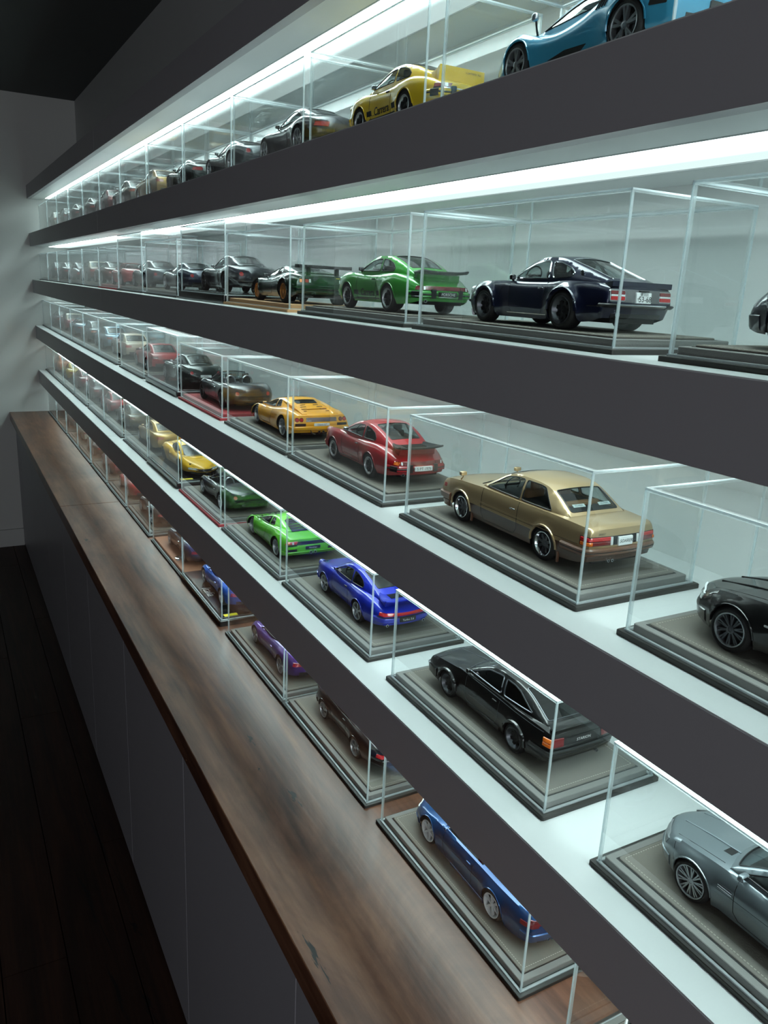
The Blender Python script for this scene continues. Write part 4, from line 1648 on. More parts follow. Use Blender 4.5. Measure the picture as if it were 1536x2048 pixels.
# ---------------------------------------------------------------- individual cars
def car_911(spot, label, pm, wheel, tail, era='g', side_txt=None, plate_t=None, **kw):
    over = {}
    if era == 'rs':
        over = dict(flr=.015, W=.86)
    s, r = car('p911', spot, label, pm, wheel, over=over, tw=(.20, .26), **kw)
    for k in 'fr':
        arch_lip(s, r, k, pm, .014)
    # bumpers
    bm_ = pm
    band(s, r, 'rear_bumper', 'r', .36, .52, -1.32, 1.32, .035, bm_, 34, .03)
    band(s, r, 'front_bumper', 'f', .30, .47, -1.30, 1.30, .03, bm_, 34, .03)
    if era in ('g', 'rs'):
        band(s, r, 'bumper_strip', 'r', .425, .465, -1.30, 1.30, .042, M_TRIM, 34)
        band(s, r, 'bumper_strip', 'f', .39, .42, -1.28, 1.28, .036, M_TRIM, 34)
        for sg in (-1, 1):
            cap_panel(s, r, 'bumper_guard', 'r', rect(sg * .36 - .05, sg * .36 + .05, .36, .56), M_TRIM, .075)
            band(s, r, 'bumper_bellows', 'r', .37, .51, sg * 1.0, sg * 1.2, .040, M_TRIM, 8)
    if era == 'g':
        for sg in (-1, 1):
            band(s, r, 'tail_lamp', 'r', .535, .63, sg * .62, sg * 1.10, .012, M_DKRED, 10)
            band(s, r, 'indicator_lamp', 'r', .535, .63, sg * 1.0, sg * 1.13, .014, M_AMBER if plate_t == 'S PT 1976' else M_DKRED, 5)
            cap_panel(s, r, 'reversing_lamp', 'r', rect(sg * .56 - .02, sg * .56 + .02, .545, .62), M_CLEAR, .016)
        o = band(s, r, 'reflector_panel', 'r', .535, .63, -.60, .60, .010, M_DKRED if plate_t == 'S PT 1976' else M_DKRED, 14)
    elif era == '964':
        band(s, r, 'reflector_panel', 'r', .545, .64, -.62, .62, .010, M_RED, 14)
        for sg in (-1, 1):
            band(s, r, 'tail_lamp', 'r', .545, .64, sg * .62, sg * 1.16, .014, M_RED, 10)
        band(s, r, 'bumper_split', 'r', .52, .528, -1.2, 1.2, .037, M_DARK, 30)
    elif era == 'rs':
        for sg in (-1, 1):
            band(s, r, 'tail_lamp', 'r', .535, .63, sg * .66, sg * 1.14, .02, M_DKRED, 10)
            cap_panel(s, r, 'reversing_lamp', 'r', rect(sg * .50 - .03, sg * .50 + .03, .55, .62), M_CLEAR, .026)
        band(s, r, 'lamp_surround', 'r', .515, .535, -1.14, 1.14, .026, M_CHROME, 26)
    if plate_t == 'S PT 1976':
        plate(s, r, 'r', .40, .51, .25, M_PLATEW, plate_t, size=.10, out=.062)
    elif plate_t:
        plate(s, r, 'r', .40, .51, .24, M_TRIM, plate_t, M_INKW, size=.085, out=.062)
    exhaust(r, s, (-.52,) if era != '964' else (-.55, .55), .30, .04)
    seam(s, r, [(.62, .86), (.60, .34), (.50, .25), (-.42, .25), (-.46, .40), (-.46, .86)])
    handle(s, r, -.30, .74, M_TRIM if tail != 'tray' else M_GLOSSBLK)
    mirror(r, s, .50, M_TRIM if tail == 'whale' else (M_CHROME if era in ('rs', 'g') else pm), z=.97, stalk=.04)
    for sg in (-1, 1):                           # round headlamps on the wing tops
        m = MB()
        q = s.side(1.80, .70, sg)
        m.lathe([(.105, 1.70), (.11, 1.84), (.095, 1.87)], 18, 0, 'Y', (sg * .56, 0, .70))
        m.lathe([(.095, 1.87), (.05, 1.89), (.001, 1.893)], 18, 1, 'Y', (sg * .56, 0, .70))
        m.build('headlamp', [pm, M_CLEAR], r, smooth=50)
        band(s, r, 'sill_trim', 'f', .245, .275, sg * 1.62, sg * 2.95, .008, M_TRIM, 18)
    seam(s, r, [(-.5, .36), (.5, .36)], .004, 'sill_line')
    # engine lid and tail
    lid = [(-1.42, .985), (-1.65, .905), (-1.9, .82)]
    if tail in ('whale', 'tray', '964'):
        body = M_TRIM if tail == 'tray' else pm
        z0 = .905
        loft_wing(r, 'spoiler', [(-1.62, z0 + .02, .44), (-1.80, z0 + .015, .52), (-2.0, z0 + .01, .60), (-2.18, z0 + .02, .63), (-2.28, z0 + .05, .60)],
                  M_TRIM if tail != '964' else pm, .035, M_TRIM if tail != '964' else pm, curl=.035)
        m = MB()                                 # pedestal under the tray
        V = []
        for (yy, zz, w_) in ((-1.60, .915, .44), (-1.85, .905, .50), (-2.08, .885, .50)):
            V += [(-w_, yy, zz), (w_, yy, zz)]
        for (yy, w_) in ((-1.60, .47), (-1.85, .53), (-2.03, .52)):
            V += [(-w_, yy, s.zt(yy) - .06), (w_, yy, s.zt(yy) - .06)]
        F = [(0, 1, 3, 2), (2, 3, 5, 4), (0, 2, 8, 6), (2, 4, 10, 8), (1, 7, 9, 3), (3, 9, 11, 5), (4, 5, 11, 10), (0, 6, 7, 1)]
        m.add(V, F).build('spoiler_base', pm, r, smooth=0, fixn=True)
        o = MB()
        for k in range(7):
            o.box(-.30, .30, -1.70 - k * .05, -1.68 - k * .05, z0 + .012, z0 + .03)
        o.build('engine_grille', M_TRIM, r, smooth=0)
    else:
        m = MB()                                 # duck tail
        prof = [(-1.50, .945, .46), (-1.75, .91, .52), (-1.95, .93, .55), (-2.12, 1.0, .56)]
        loft_wing(r, 'spoiler', prof, pm, .03, None, curl=.0)
        V = []
        for (yy, zz, w_) in prof[1:]:
            V += [(-w_, yy, zz - .01), (w_, yy, zz - .01)]
        for (yy, w_) in ((-1.75, .55), (-1.95, .58), (-2.10, .58)):
            V += [(-w_, yy, s.zt(yy) - .06), (w_, yy, s.zt(yy) - .06)]
        F = [(0, 1, 3, 2), (2, 3, 5, 4), (0, 2, 8, 6), (2, 4, 10, 8), (1, 7, 9, 3), (3, 9, 11, 5), (4, 5, 11, 10), (0, 6, 7, 1)]
        m.add(V, F).build('spoiler_base', pm, r, smooth=0, fixn=True)
        text_obj('lettering', 'Carrera RS', r, M_INK, .085, (.27, -2.122, .93), (1, 0, 0), (0, .35, 1), .25)
    if side_txt:
        for sg in (-1,):
            for (ya, yb) in ((.72, .50), (-.52, -.72)):
                side_panel(s, r, 'side_stripe', rect(min(ya, yb), max(ya, yb), .36, .47, .004), M_INK, .004)
            side_panel(s, r, 'side_stripe', rect(-.66, .66, .275, .30, .004), M_INK, .004)
            side_text(s, r, side_txt, .235, .0, .415, M_INK, .30, .006, .005)
    return s, r


def car_z(spot, label, pm):
    s, r = car('z', spot, label, pm, 'deep', trim=M_CHROME, tw=(.25, .28), inset=.015, over=dict(drop=.06), dy=.011)
    for k in 'fr':
        arch_lip(s, r, k, pm, .028, .008)
    cap_panel(s, r, 'tail_panel', 'r', rect(-.68, .68, .56, .765, .03), M_GREYPANEL, .006)
    for sg in (-1, 1):
        a = sorted((sg * .40, sg * .67))
        fr = cap_panel(s, r, 'lamp_bezel', 'r', rect(a[0] - .02, a[1] + .02, .575, .75, .03), M_CHROME, .014)
        cap_panel(s, r, 'tail_lamp', 'r', rect(a[0], a[1], .59, .648), M_RED, .024)
        cap_panel(s, r, 'tail_lamp', 'r', rect(a[0], a[1], .682, .738), M_DKRED, .024)
        cap_panel(s, r, 'reversing_lamp', 'r', rect(a[0], a[1], .653, .678, .004), M_CLEAR, .024)
    plate(s, r, 'r', .555, .725, .165, M_PLATEW, out=.035, rows=[('53-68', .125, .615, .02), ('\u6a2a\u6d5c33', .06, .692, 0), ('\u305b', .045, .62, -.135)])
    MB().rbox(-.10, .10, s.yr - .09, s.yr + .02, .735, .755, .006).build('plate_lamp', M_TRIM, r, smooth=30)
    band(s, r, 'rear_bumper', 'r', .475, .53, -1.10, 1.10, .05, M_CHROME, 30, .02)
    for sg in (-1, 1):
        band(s, r, 'bumper_rubber', 'r', .470, .535, sg * .80, sg * 1.12, .062, M_TRIM, 8, .02)
    band(s, r, 'rear_valance', 'r', .30, .45, -.80, .80, .0, M_TRIM, 16)
    exhaust(r, s, (-.46,), .36, .05, M_CHROME, .25, .05)
    band(s, r, 'front_bumper', 'f', .42, .47, -1.10, 1.10, .04, M_CHROME, 30, .02)
    band(s, r, 'chin_spoiler', 'f', .16, .30, -1.2, 1.2, .02, pm, 30, .02)
    loft_wing(r, 'spoiler', [(-1.90, .855, .62), (-2.02, .86, .66), (-2.12, .885, .67)], pm, .085)
    seam(s, r, [(.42, .84), (.40, .40), (.32, .28), (-.52, .28), (-.60, .45), (-.62, .84)])
    seam(s, r, [(.62, .80), (.72, .55), (.76, .40)], .004, 'wing_gap')
    handle(s, r, -.50, .73)
    mirror(r, s, .36, M_GLOSSBLK, z=.905, stalk=.02, w=.10)
    for sg in (-1, 1):
        q = s.c['belt'](-1.35)
        m = MB().lathe([(.045, 0), (.05, -.012), (.02, -.02), (.001, -.02)], 14, 0, 'X', (0, 0, 0))
        cb = Cabin(s)
        o = m.build('pillar_badge', M_CHROME, r, smooth=40)
        o.location = cb.side(-1.28, 1.0, sg, .004)
        if sg > 0:
            o.rotation_euler = (0, 0, math.pi)
        m = MB().lathe([(.10, 1.72), (.105, 1.80), (.09, 1.83), (.001, 1.845)], 16, 0, 'Y', (sg * .56, 0, .64))
        m.build('headlamp', M_CLEAR, r, smooth=50)
        band(s, r, 'side_rub_strip', 'r', .475, .49, sg * 1.02, sg * 1.40, .006, M_CHROME, 8)
        band(s, r, 'sill_moulding', 'r', .275, .287, sg * 2.42, sg * 3.55, .008, M_CHROME, 14)
    return s, r


def car_soarer(spot, label):
    pm = two_tone('gold_over_brown', (184, 158, 120), (66, 42, 30), .50)
    brown = pmat('brown_bumper', (108, 72, 52), rough=.4, coat=.4, vary=.03, bscale=20)
    gold = paint('champagne_gold', (184, 158, 120), .55)
    s, r = car('notch', spot, label, pm, 'eight', seatm=M_SEATTAN, tw=(.20, .21), over=None, roofm=gold)
    for k in 'fr':
        arch_lip(s, r, k, gold, .026, .004)
    band(s, r, 'rear_bumper', 'r', .40, .55, -1.62, 1.62, .055, brown, 40, .03)
    band(s, r, 'bumper_strip', 'r', .47, .485, -1.6, 1.6, .062, M_TRIM, 40)
    band(s, r, 'front_bumper', 'f', .36, .53, -1.45, 1.45, .05, brown, 40, .03)
    band(s, r, 'front_valance', 'f', .20, .36, -1.35, 1.35, .012, brown, 36, .02)
    band(s, r, 'tail_panel', 'r', .585, .755, -1.20, 1.20, .006, M_TRIM, 36)
    for sg in (-1, 1):
        band(s, r, 'tail_lamp', 'r', .60, .668, sg * .44, sg * 1.18, .018, M_DKRED, 14)
        band(s, r, 'tail_lamp', 'r', .675, .745, sg * .44, sg * 1.18, .018, M_RED, 14)
        band(s, r, 'indicator_lamp', 'r', .60, .665, sg * .93, sg * 1.17, .022, M_AMBER, 8)
        cap_panel(s, r, 'reversing_lamp', 'r', rect(sg * .305 - .025, sg * .305 + .025, .60, .745, .004), M_CLEAR, .022)
        side_panel(s, r, 'side_marker', rect(1.93, 2.03, .62, .70), M_RED, .006, sg=sg)
        band(s, r, 'belt_moulding', 'r', .60, .612, sg * 1.85, sg * 4.4, .006, gold, 24)
        # wing mirrors out on the front wings
        m = MB()
        xm, ymr = sg * .72, 1.50
        m.tube([(xm, ymr + .04, .86), (xm, ymr - .02, .93), (xm, ymr - .03, .97)], .016, 6)
        m.rbox(xm - .075, xm + .075, ymr - .06, ymr + .03, .96, 1.045, .02)
        m.build('wing_mirror', gold, r, smooth=50)
        m = MB()
        m.rbox(sg * s.X(-1.72, .25) - .02, sg * s.X(-1.72, .25) + .02, -1.75, -1.71, .10, .30, .004)
        m.build('mud_flap', brown, r, smooth=0)
        m = MB()
        m.rbox(sg * s.X(.95, .25) - .02, sg * s.X(.95, .25) + .02, .92, .96, .12, .30, .004)
        m.build('mud_flap', brown, r, smooth=0)
    plate(s, r, 'r', .58, .735, .165, M_PLATEW, 'SOARER', size=.082, out=.034, shear=.2)
    text_obj('lettering', '2800GT', r, M_INK, .05, (-.52, s.cap('r', -.6, .80).y - .012, .80), (1, 0, 0), (0, 0, 1), .1)
    cb = Cabin(s)
    for t, sgn in ((-.45, 1), (.55, 1)):         # paper labels inside the back glass
        p0 = Vector(cb.top(-1.58, t))
        m = MB().box(-.14, .14, -.004, .004, -.035, .035)
        o = m.build('window_label', M_PLATEW, r, smooth=0)
        o.location = p0 + Vector((0, .035, -.012))
        o.rotation_euler = (math.radians(-58), 0, 0)
        text_obj('lettering', 'SOARER', o, M_INK, .055, (0, -.006, 0), (1, 0, 0), (0, 0, 1))
    exhaust(r, s, (-.30, -.21), .30, .028)
    seam(s, r, [(.62, .90), (.62, .40), (.54, .26), (-.44, .26), (-.54, .40), (-.54, .90)])
    seam(s, r, [(.66, .56), (-2.2, .585)], .004, 'swage_line')
    handle(s, r, -.40, .74, M_CHROME, .16)
    for (x, y) in ((-.1, 0),):
        MB().rbox(-.35, .35, -1.30, -1.10, .94, 1.0, .03).build('parcel_shelf', M_SEATTAN, r, smooth=30)
    for sg in (-1, 1):
        MB().tube([s.top(sg * .62, .9, .006), s.top(sg * .10, 1.0, .03)], .010, 5).build('wiper', M_TRIM, r)
    return s, r


def car_starion(spot, label):
    pm = paint('piano_black', (9, 9, 10), 0, .2)
    s, r = car('hatch', spot, label, pm, 'deep', trim=M_GUN, tw=(.22, .24), glass=M_DKGLASS, inset=.02)
    for k in 'fr':
        arch_lip(s, r, k, pm, .034, .010)
    band(s, r, 'rear_bumper', 'r', .34, .54, -1.50, 1.50, .05, pm, 40, .03)
    band(s, r, 'bumper_crease', 'r', .44, .447, -1.5, 1.5, .055, M_GUN, 40)
    band(s, r, 'front_bumper', 'f', .26, .50, -1.45, 1.45, .04, pm, 40, .03)
    band(s, r, 'tail_panel', 'r', .60, .775, -.60, .60, .006, M_TRIM, 24)
    for sg in (-1, 1):
        band(s, r, 'tail_lamp', 'r', .60, .775, sg * .62, sg * 1.05, .014, M_DKRED, 10)
        band(s, r, 'indicator_lamp', 'r', .69, .775, sg * .97, sg * 1.17, .020, M_AMBER, 8)
        band(s, r, 'indicator_lamp', 'r', .61, .685, sg * .97, sg * 1.17, .020, M_AMBER, 8)
        band(s, r, 'sill_skirt', 'r', .15, .27, sg * 2.50, sg * 3.65, .02, pm, 14, .02)
        top_panel(s, r, 'popup_lamp_cover', [(sg * .42, 1.72), (sg * .74, 1.70), (sg * .74, 1.98), (sg * .42, 2.0)], pm, .006)
    text_obj('lettering', 'STARION', r, M_INKW, .085, (.0, s.cap('r', 0, .69).y - .014, .69), (1, 0, 0), (0, 0, 1), .1)
    seam(s, r, [(.58, .86), (.58, .38), (.5, .26), (-.5, .26), (-.60, .45), (-.62, .88)], mat=M_GUN, r=.004)
    for sg in (-1, 1):
        band(s, r, 'waist_strip', 'r', .842, .852, sg * 1.2, sg * 4.1, .004, M_GUN, 24)
    handle(s, r, -.46, .76, M_TRIM)
    mirror(r, s, .50, pm, z=.965, stalk=.03)
    MB().tube([s.top(0, .80, .006), s.top(0, 1.90, .006)], .006, 4).build('bonnet_crease', M_GUN, r)
    loft_wing(r, 'spoiler', [(-1.90, .935, .60), (-2.05, .95, .70), (-2.18, .985, .72)], pm, .035)
    exhaust(r, s, (.45,), .26, .035)
    cb = Cabin(s)
    MB().tube([cb.top(-1.08, -.15, .012), cb.top(-1.30, -.10, .012)], .012, 5).build('rear_wiper', M_TRIM, r)
    return s, r


def car_wedge(spot, label, pm, variant, wheel, **kw):
    ov = {}
    if variant == 'wing':
        ov = dict(W=.985, flf=.05, flr=.07, flw=.09)
    s, r = car('wedge', spot, label, pm, wheel, glass=M_DKGLASS, over=ov, tw=(.24, .34), **kw)
    if variant == 'wing':
        for k in 'fr':
            arch_lip(s, r, k, pm, .02)
    za = .80
    if variant == 'vents':
        band(s, r, 'tail_panel', 'r', .60, .735, -.58, .58, .012, M_GREYPANEL, 18)
        band(s, r, 'rear_bumper', 'r', .36, .47, -1.3, 1.3, .04, pm, 30, .02)
        for sg in (-1, 1):
            for x in (.66, .80):
                cap_panel(s, r, 'lamp_bezel', 'r', disc(sg * x, .675, .066), M_GLOSSBLK, .012)
                cap_panel(s, r, 'tail_lamp', 'r', disc(sg * x, .675, .054), M_RED if x > .7 or sg < 0 else M_DKRED, .02)
            cap_panel(s, r, 'bumper_vent', 'r', rect(sg * .70 - .17, sg * .70 + .17, .485, .565), M_TRIM, .010)
            for k, (yy, w0) in enumerate(((-1.18, .09), (-1.36, .10), (-1.54, .12), (-1.76, .08))):
                xx = sg * (.22 + .06 * k)
                q4 = [(xx - w0, yy), (xx + w0, yy + .02), (xx + w0, yy + .07), (xx - w0, yy + .05)]
                cbv = Cabin(s)
                zz = [max(s.top(a_, b_).z, cbv.top(b_, a_ / cbv.rail(b_))[2] if b_ > cbv.y0 else 0) + .006 for a_, b_ in q4]
                MB().add([(a_, b_, c_) for (a_, b_), c_ in zip(q4, zz)] + [(a_, b_, c_ - .02) for (a_, b_), c_ in zip(q4, zz)],
                         [(0, 1, 2, 3), (0, 4, 5, 1), (1, 5, 6, 2), (2, 6, 7, 3), (3, 7, 4, 0)]).build('engine_vent', M_DARK, r, smooth=0, fixn=True)
            loft = [s.side(yy, s.zs(yy), sg, -.04) for yy in (-.55, -.9, -1.3, -1.7, -2.0)]
            m = MB()
            V = []
            for i, yy in enumerate((-.50, -.9, -1.3, -1.7, -2.02)):
                h = (.20, .13, .085, .05, .015)[i]
                xo = s.X(yy, s.zs(yy)) - .16
                V += [(sg * xo, yy, s.zs(yy) - .02), (sg * (xo - .02), yy, s.zs(yy) + h), (sg * (xo - .17), yy, s.zs(yy) + h), (sg * (xo - .22), yy, s.zs(yy) - .02)]
            F = []
            for i in range(4):
                for j in range(3):
                    F.append((i * 4 + j, i * 4 + j + 1, (i + 1) * 4 + j + 1, (i + 1) * 4 + j))
            F += [(0, 1, 2, 3), (16, 17, 18, 19)]
            m.add(V, F).build('buttress', pm, r, smooth=40, fixn=True)
        plate(s, r, 'r', .485, .565, .26, M_PLATEW, 'Diablo GT', size=.075, out=.03, shear=.2)
        text_obj('lettering', 'Diablo', r, M_INKW, .07, (-.44, s.cap('r', -.45, .64).y - .02, .64), (1, 0, 0), (0, 0, 1), .3)
        text_obj('lettering', 'GT', r, M_INKW, .05, (.50, s.cap('r', .5, .655).y - .02, .655), (1, 0, 0), (0, 0, 1), .2)
        exhaust(r, s, (-.07, .07), .29, .045, M_CHROME, .3, .05)
        for sg in (-1, 1):
            P = [(sg * (.20 + .16 * math.sin(a)), s.yr - .03, .36 - .13 * math.cos(a)) for a in [math.pi * k / 8 for k in range(7)]]
            MB().tube(P, .016, 5).build('exhaust_bend', M_CHROME, r, smooth=50)
            side_panel(s, r, 'side_intake', fillet([(-.62, .26), (.45, .30), (.1, .40), (-.55, .47)], .04), M_DARK if False else pm, .002, sg=sg)
    elif variant == 'slats':
        band(s, r, 'tail_panel', 'r', .60, .72, -.62, .62, .010, M_TRIM, 18)
        for sg in (-1, 1):
            band(s, r, 'bumper_vent', 'r', .40, .62, sg * .60, sg * 1.03, .010, M_TRIM, 10)
            band(s, r, 'tail_lamp', 'r', .63, .735, sg * .62, sg * 1.06, .016, M_RED, 10)
            band(s, r, 'indicator_lamp', 'r', .635, .73, sg * .92, sg * 1.02, .02, M_AMBER, 5)
            cap_panel(s, r, 'reversing_lamp', 'r', rect(sg * .68 - .03, sg * .68 + .03, .645, .72), M_CLEAR, .024)
        band(s, r, 'rear_bumper', 'r', .33, .40, -1.25, 1.25, .03, pm, 30, .02)
        plate(s, r, 'r', .46, .56, .26, M_TRIM, 'Murci\u00e9lago', M_INKW, size=.065, out=.024)
        exhaust(r, s, (-.075, .075), .36, .055, M_SILVER, .2, .06)
        cb = Cabin(s)
        for k in range(5):
            yy = -.74 - .17 * k
            w_ = .44 + .012 * k
            z_ = cb.zp(max(-1.5, yy)) + .03
            V = [(-w_, yy, z_), (w_, yy, z_), (w_, yy - .13, z_ - .028), (-w_, yy - .13, z_ - .028)]
            V += [(a, b, z - .012) for a, b, z in V]
            MB().add(V, [(0, 1, 2, 3), (7, 6, 5, 4), (0, 4, 5, 1), (1, 5, 6, 2), (2, 6, 7, 3), (3, 7, 4, 0)]).build('engine_slat', M_GLOSSBLK, r, smooth=0)
    else:
        band(s, r, 'tail_panel', 'r', .58, .74, -.95, .95, .006, pm, 22)
        for sg in (-1, 1):
            cap_panel(s, r, 'lamp_bezel', 'r', [(sg * .44, .61), (sg * .84, .61), (sg * .80, .73), (sg * .44, .74)][::sg], M_GLOSSBLK, .012)
            cap_panel(s, r, 'indicator_lamp', 'r', rect(sg * .74 - .07, sg * .74 + .07, .625, .715), M_AMBER, .022)
            cap_panel(s, r, 'tail_lamp', 'r', rect(sg * .585 - .05, sg * .585 + .05, .625, .715), M_RED, .022)
            cap_panel(s, r, 'reversing_lamp', 'r', rect(sg * .49 - .03, sg * .49 + .03, .625, .725), M_CLEAR, .022)
            m = MB().rbox(sg * .46 - .05, sg * .46 + .05, -2.0, -1.84, .82, 1.06, .02)
            m.build('wing_stay', M_TRIM, r, smooth=30)
            MB().rbox(sg * .84 - .02, sg * .84 + .02, -2.16, -1.84, 1.03, 1.13, .01).build('wing_endplate', M_TRIM, r, smooth=30)
        loft_wing(r, 'rear_wing', [(-1.84, 1.07, .83), (-2.0, 1.09, .83), (-2.14, 1.12, .83)], M_TRIM, .035)
        band(s, r, 'rear_valance', 'r', .26, .46, -.95, .95, .01, M_TRIM, 18)
        exhaust(r, s, (-.42, -.34, .34, .42), .33, .03)
        cap_panel(s, r, 'badge', 'r', rect(.36, .48, .765, .78, .003), M_YEL, .012)
    seam(s, r, [(.90, .68), (.86, .34), (.70, .24), (-.05, .26), (-.18, .50), (-.20, .74)])
    mirror(r, s, .72, pm if variant != 'wing' else M_TRIM, z=.80, stalk=.02, w=.14)
    generic_nose(s, r, False)
    return s, r


def car_far(kind, spot, label, pm, wheel='five', lamp=M_RED, rounds=False, plate_txt=None, open_=False, **kw):
    s, r = car(kind, spot, label, pm, wheel, open_=open_, **kw)
    generic_tail(s, r, kind, lamp, plate_txt, pm=pm, round_lamps=rounds)
    generic_nose(s, r)
    y0 = .62 if kind not in ('wedge', 'mid') else .85
    zt_ = s.zs(.3)
    seam(s, r, [(y0, zt_ - .02), (y0 - .02, .36), (y0 - .1, .25), (-.42, .25), (-.5, .42), (-.5, s.zs(-.5) - .02)])
    handle(s, r, -.34, zt_ - .12, M_CHROME if kind in ('notch', 'gt') else pm)
    mirror(r, s, y0 - .1, pm, z=s.zs(y0) + .10, stalk=.03)
    return s, r


def car_bmw(spot, label, pm, wheel, silver, plate_txt=None):
    s, r = car('coupe', spot, label, pm, wheel, tw=(.23, .25), inset=.02, glass=M_DKGLASS if not silver else M_GLASS)
    for k in 'fr':
        arch_lip(s, r, k, pm, .016)
    generic_tail(s, r, 'coupe', M_RED, None)
    band(s, r, 'front_bumper', 'f', .24, .46, -1.28, 1.28, .018, pm, 34, .04)
    band(s, r, 'front_intake', 'f', .27, .38, -.62, .62, .026, M_TRIM, 16)
    for sg in (-1, 1):
        band(s, r, 'headlamp', 'f', .53, .63, sg * .50, sg * 1.12, .010, M_CLEAR if not silver else M_SILVER, 10)
        cap_panel(s, r, 'kidney_grille', 'f', rect(sg * .11 - .09, sg * .11 + .09, .47, .58, .03), M_CHROME, .014)
        cap_panel(s, r, 'grille_mesh', 'f', rect(sg * .11 - .07, sg * .11 + .07, .485, .565, .02), M_DARK, .022)
        MB().tube([s.top(sg * .30, 1.02, .004), s.top(sg * .27, 1.5, .008), s.top(sg * .22, 1.98, .004)], .014, 5).build('bonnet_ridge', pm, r, smooth=60)
        P = [s.top(sg * (.70 + .05 * math.sin(k)), 1.0 + k * .12, .0) for k in range(9)]
        seam_pts = [(s.X(yy, s.zs(yy)) * .86) for yy in (1.0, 1.3, 1.6, 1.9)]
        MB().tube([s.top(sg * q, yy, .001) for q, yy in zip(seam_pts, (1.0, 1.3, 1.6, 1.9))], .005, 4).build('bonnet_gap', M_DARK, r)
        if silver:
            o = side_panel(s, r, 'wing_vent', fillet([(.66, .60), (.92, .58), (.92, .66), (.70, .68)], .01), M_GUN, .006, sg=sg)
            side_panel(s, r, 'vent_bar', rect(.68, .92, .635, .65, .004), M_CHROME, .012, sg=sg)
            side_panel(s, r, 'vent_bar', rect(.68, .92, .60, .612, .004), M_CHROME, .012, sg=sg)
        else:
            side_panel(s, r, 'side_marker', rect(.78, .88, .58, .61), M_CLEAR, .006, sg=sg)
            MB().tube([s.top(sg * .55, .92, .012), s.top(sg * .06, 1.02, .03)], .012, 5).build('wiper', M_SILVER, r)
    if silver:
        top_panel(s, r, 'bonnet_vent', [(-.46, 1.06), (-.28, 1.06), (-.28, 1.20), (-.46, 1.20)], M_TRIM, .004)
        top_panel(s, r, 'bonnet_vent', [(.28, 1.06), (.46, 1.06), (.46, 1.20), (.28, 1.20)], M_TRIM, .004)
    seam(s, r, [(.66, .87), (.64, .36), (.55, .25), (-.42, .25), (-.5, .42), (-.52, .90)])
    seam(s, r, [(1.74, .46), (1.80, .62), (1.85, .70)], .004, 'bumper_gap')
    seam(s, r, [(.95, .55), (-1.0, .62)], .004, 'swage_line')
    handle(s, r, -.36, .78, pm)
    mirror(r, s, .58, pm, z=.975, stalk=.03, w=.17)
    return s, r


def car_hyper(spot, label, pm):
    s, r = car('mid', spot, label, pm, 'twin5', tw=(.24, .30), glass=M_GLASS, inset=.02,
               over=dict(zs=[(2.22, .40), (2.1, .56), (1.8, .76), (1.4, .84), (1.0, .74), (.5, .68), (-.2, .78), (-.8, .95), (-1.25, 1.0), (-1.7, .93), (-2.0, .80), (-2.12, .74)]))
    for k in 'fr':
        arch_lip(s, r, k, pm, .016)
    generic_tail(s, r, 'mid', M_DKRED, None, round_lamps=True)
    generic_nose(s, r)
    for sg in (-1, 1):
        m = MB()
        q = s.top(sg * .70, 1.02)
        m.tube([q, q + Vector((sg * .06, -.03, .10)), q + Vector((sg * .10, -.05, .20))], [.022, .018, .02], 6)
        o = m.build('mirror_stalk', M_TRIM, r, smooth=50)
        c_ = q + Vector((sg * .12, -.04, .27))
        MB().rbox(c_.x - .055, c_.x + .055, c_.y - .06, c_.y + .06, c_.z - .07, c_.z + .06, .045, seg=3).build('mirror', M_SILVER, o, smooth=60)
        for k in range(4):
            yy = -.62 - k * .07
            m = MB().tube([s.side(yy, .72, sg, .004), s.side(yy - .05, .82, sg, .004), s.side(yy - .12, .90, sg, .004)], .012, 5)
            m.build('side_louvre', M_DARK, r)
        side_panel(s, r, 'side_intake', fillet([(.55, .25), (-.30, .24), (-.45, .31), (.1, .33)], .03), M_DARK, .002, sg=sg)
        side_panel(s, r, 'rear_grille', fillet([(-1.75, .50), (-2.0, .50), (-2.02, .66), (-1.80, .70)], .02), M_DARK, .004, sg=sg)
    return s, r


def car_cabrio(spot, label, pm):
    s, r = car('coupe', spot, label, pm, 'six', open_=True, tw=(.22, .24), seatm=M_SEATRED, inset=.02, over=dict(drop=.10, wb=2.62), dy=.004)
    for k in 'fr':
        arch_lip(s, r, k, pm, .014)
    generic_tail(s, r, 'coupe', M_DKRED, None)
    band(s, r, 'rear_bumper', 'r', .34, .54, -1.25, 1.25, .02, pm, 34, .03)
    band(s, r, 'front_bumper', 'f', .24, .46, -1.28, 1.28, .018, pm, 34, .04)
    for sg in (-1, 1):
        band(s, r, 'tail_lamp', 'r', .66, .76, sg * .80, sg * 1.26, .012, M_DKRED, 12)
        band(s, r, 'headlamp', 'f', .53, .63, sg * .50, sg * 1.12, .010, M_CLEAR, 10)
        band(s, r, 'sill_skirt', 'r', .13, .24, sg * 2.5, sg * 3.8, .012, pm, 14, .02)
    top_panel(s, r, 'bonnet_vent', [(-.52, 1.55), (-.36, 1.55), (-.36, 1.70), (-.52, 1.70)], M_DARK, .004)
    seam(s, r, [(.66, .87), (.64, .36), (.55, .25), (-.42, .25), (-.5, .42), (-.52, .90)])
    seam(s, r, [(.95, .60), (-1.0, .66)], .004, 'swage_line')
    handle(s, r, -.36, .78, pm)
    mirror(r, s, .58, pm, z=.975, stalk=.03, w=.17)
    exhaust(r, s, (.45,), .27, .05)
    return s, r


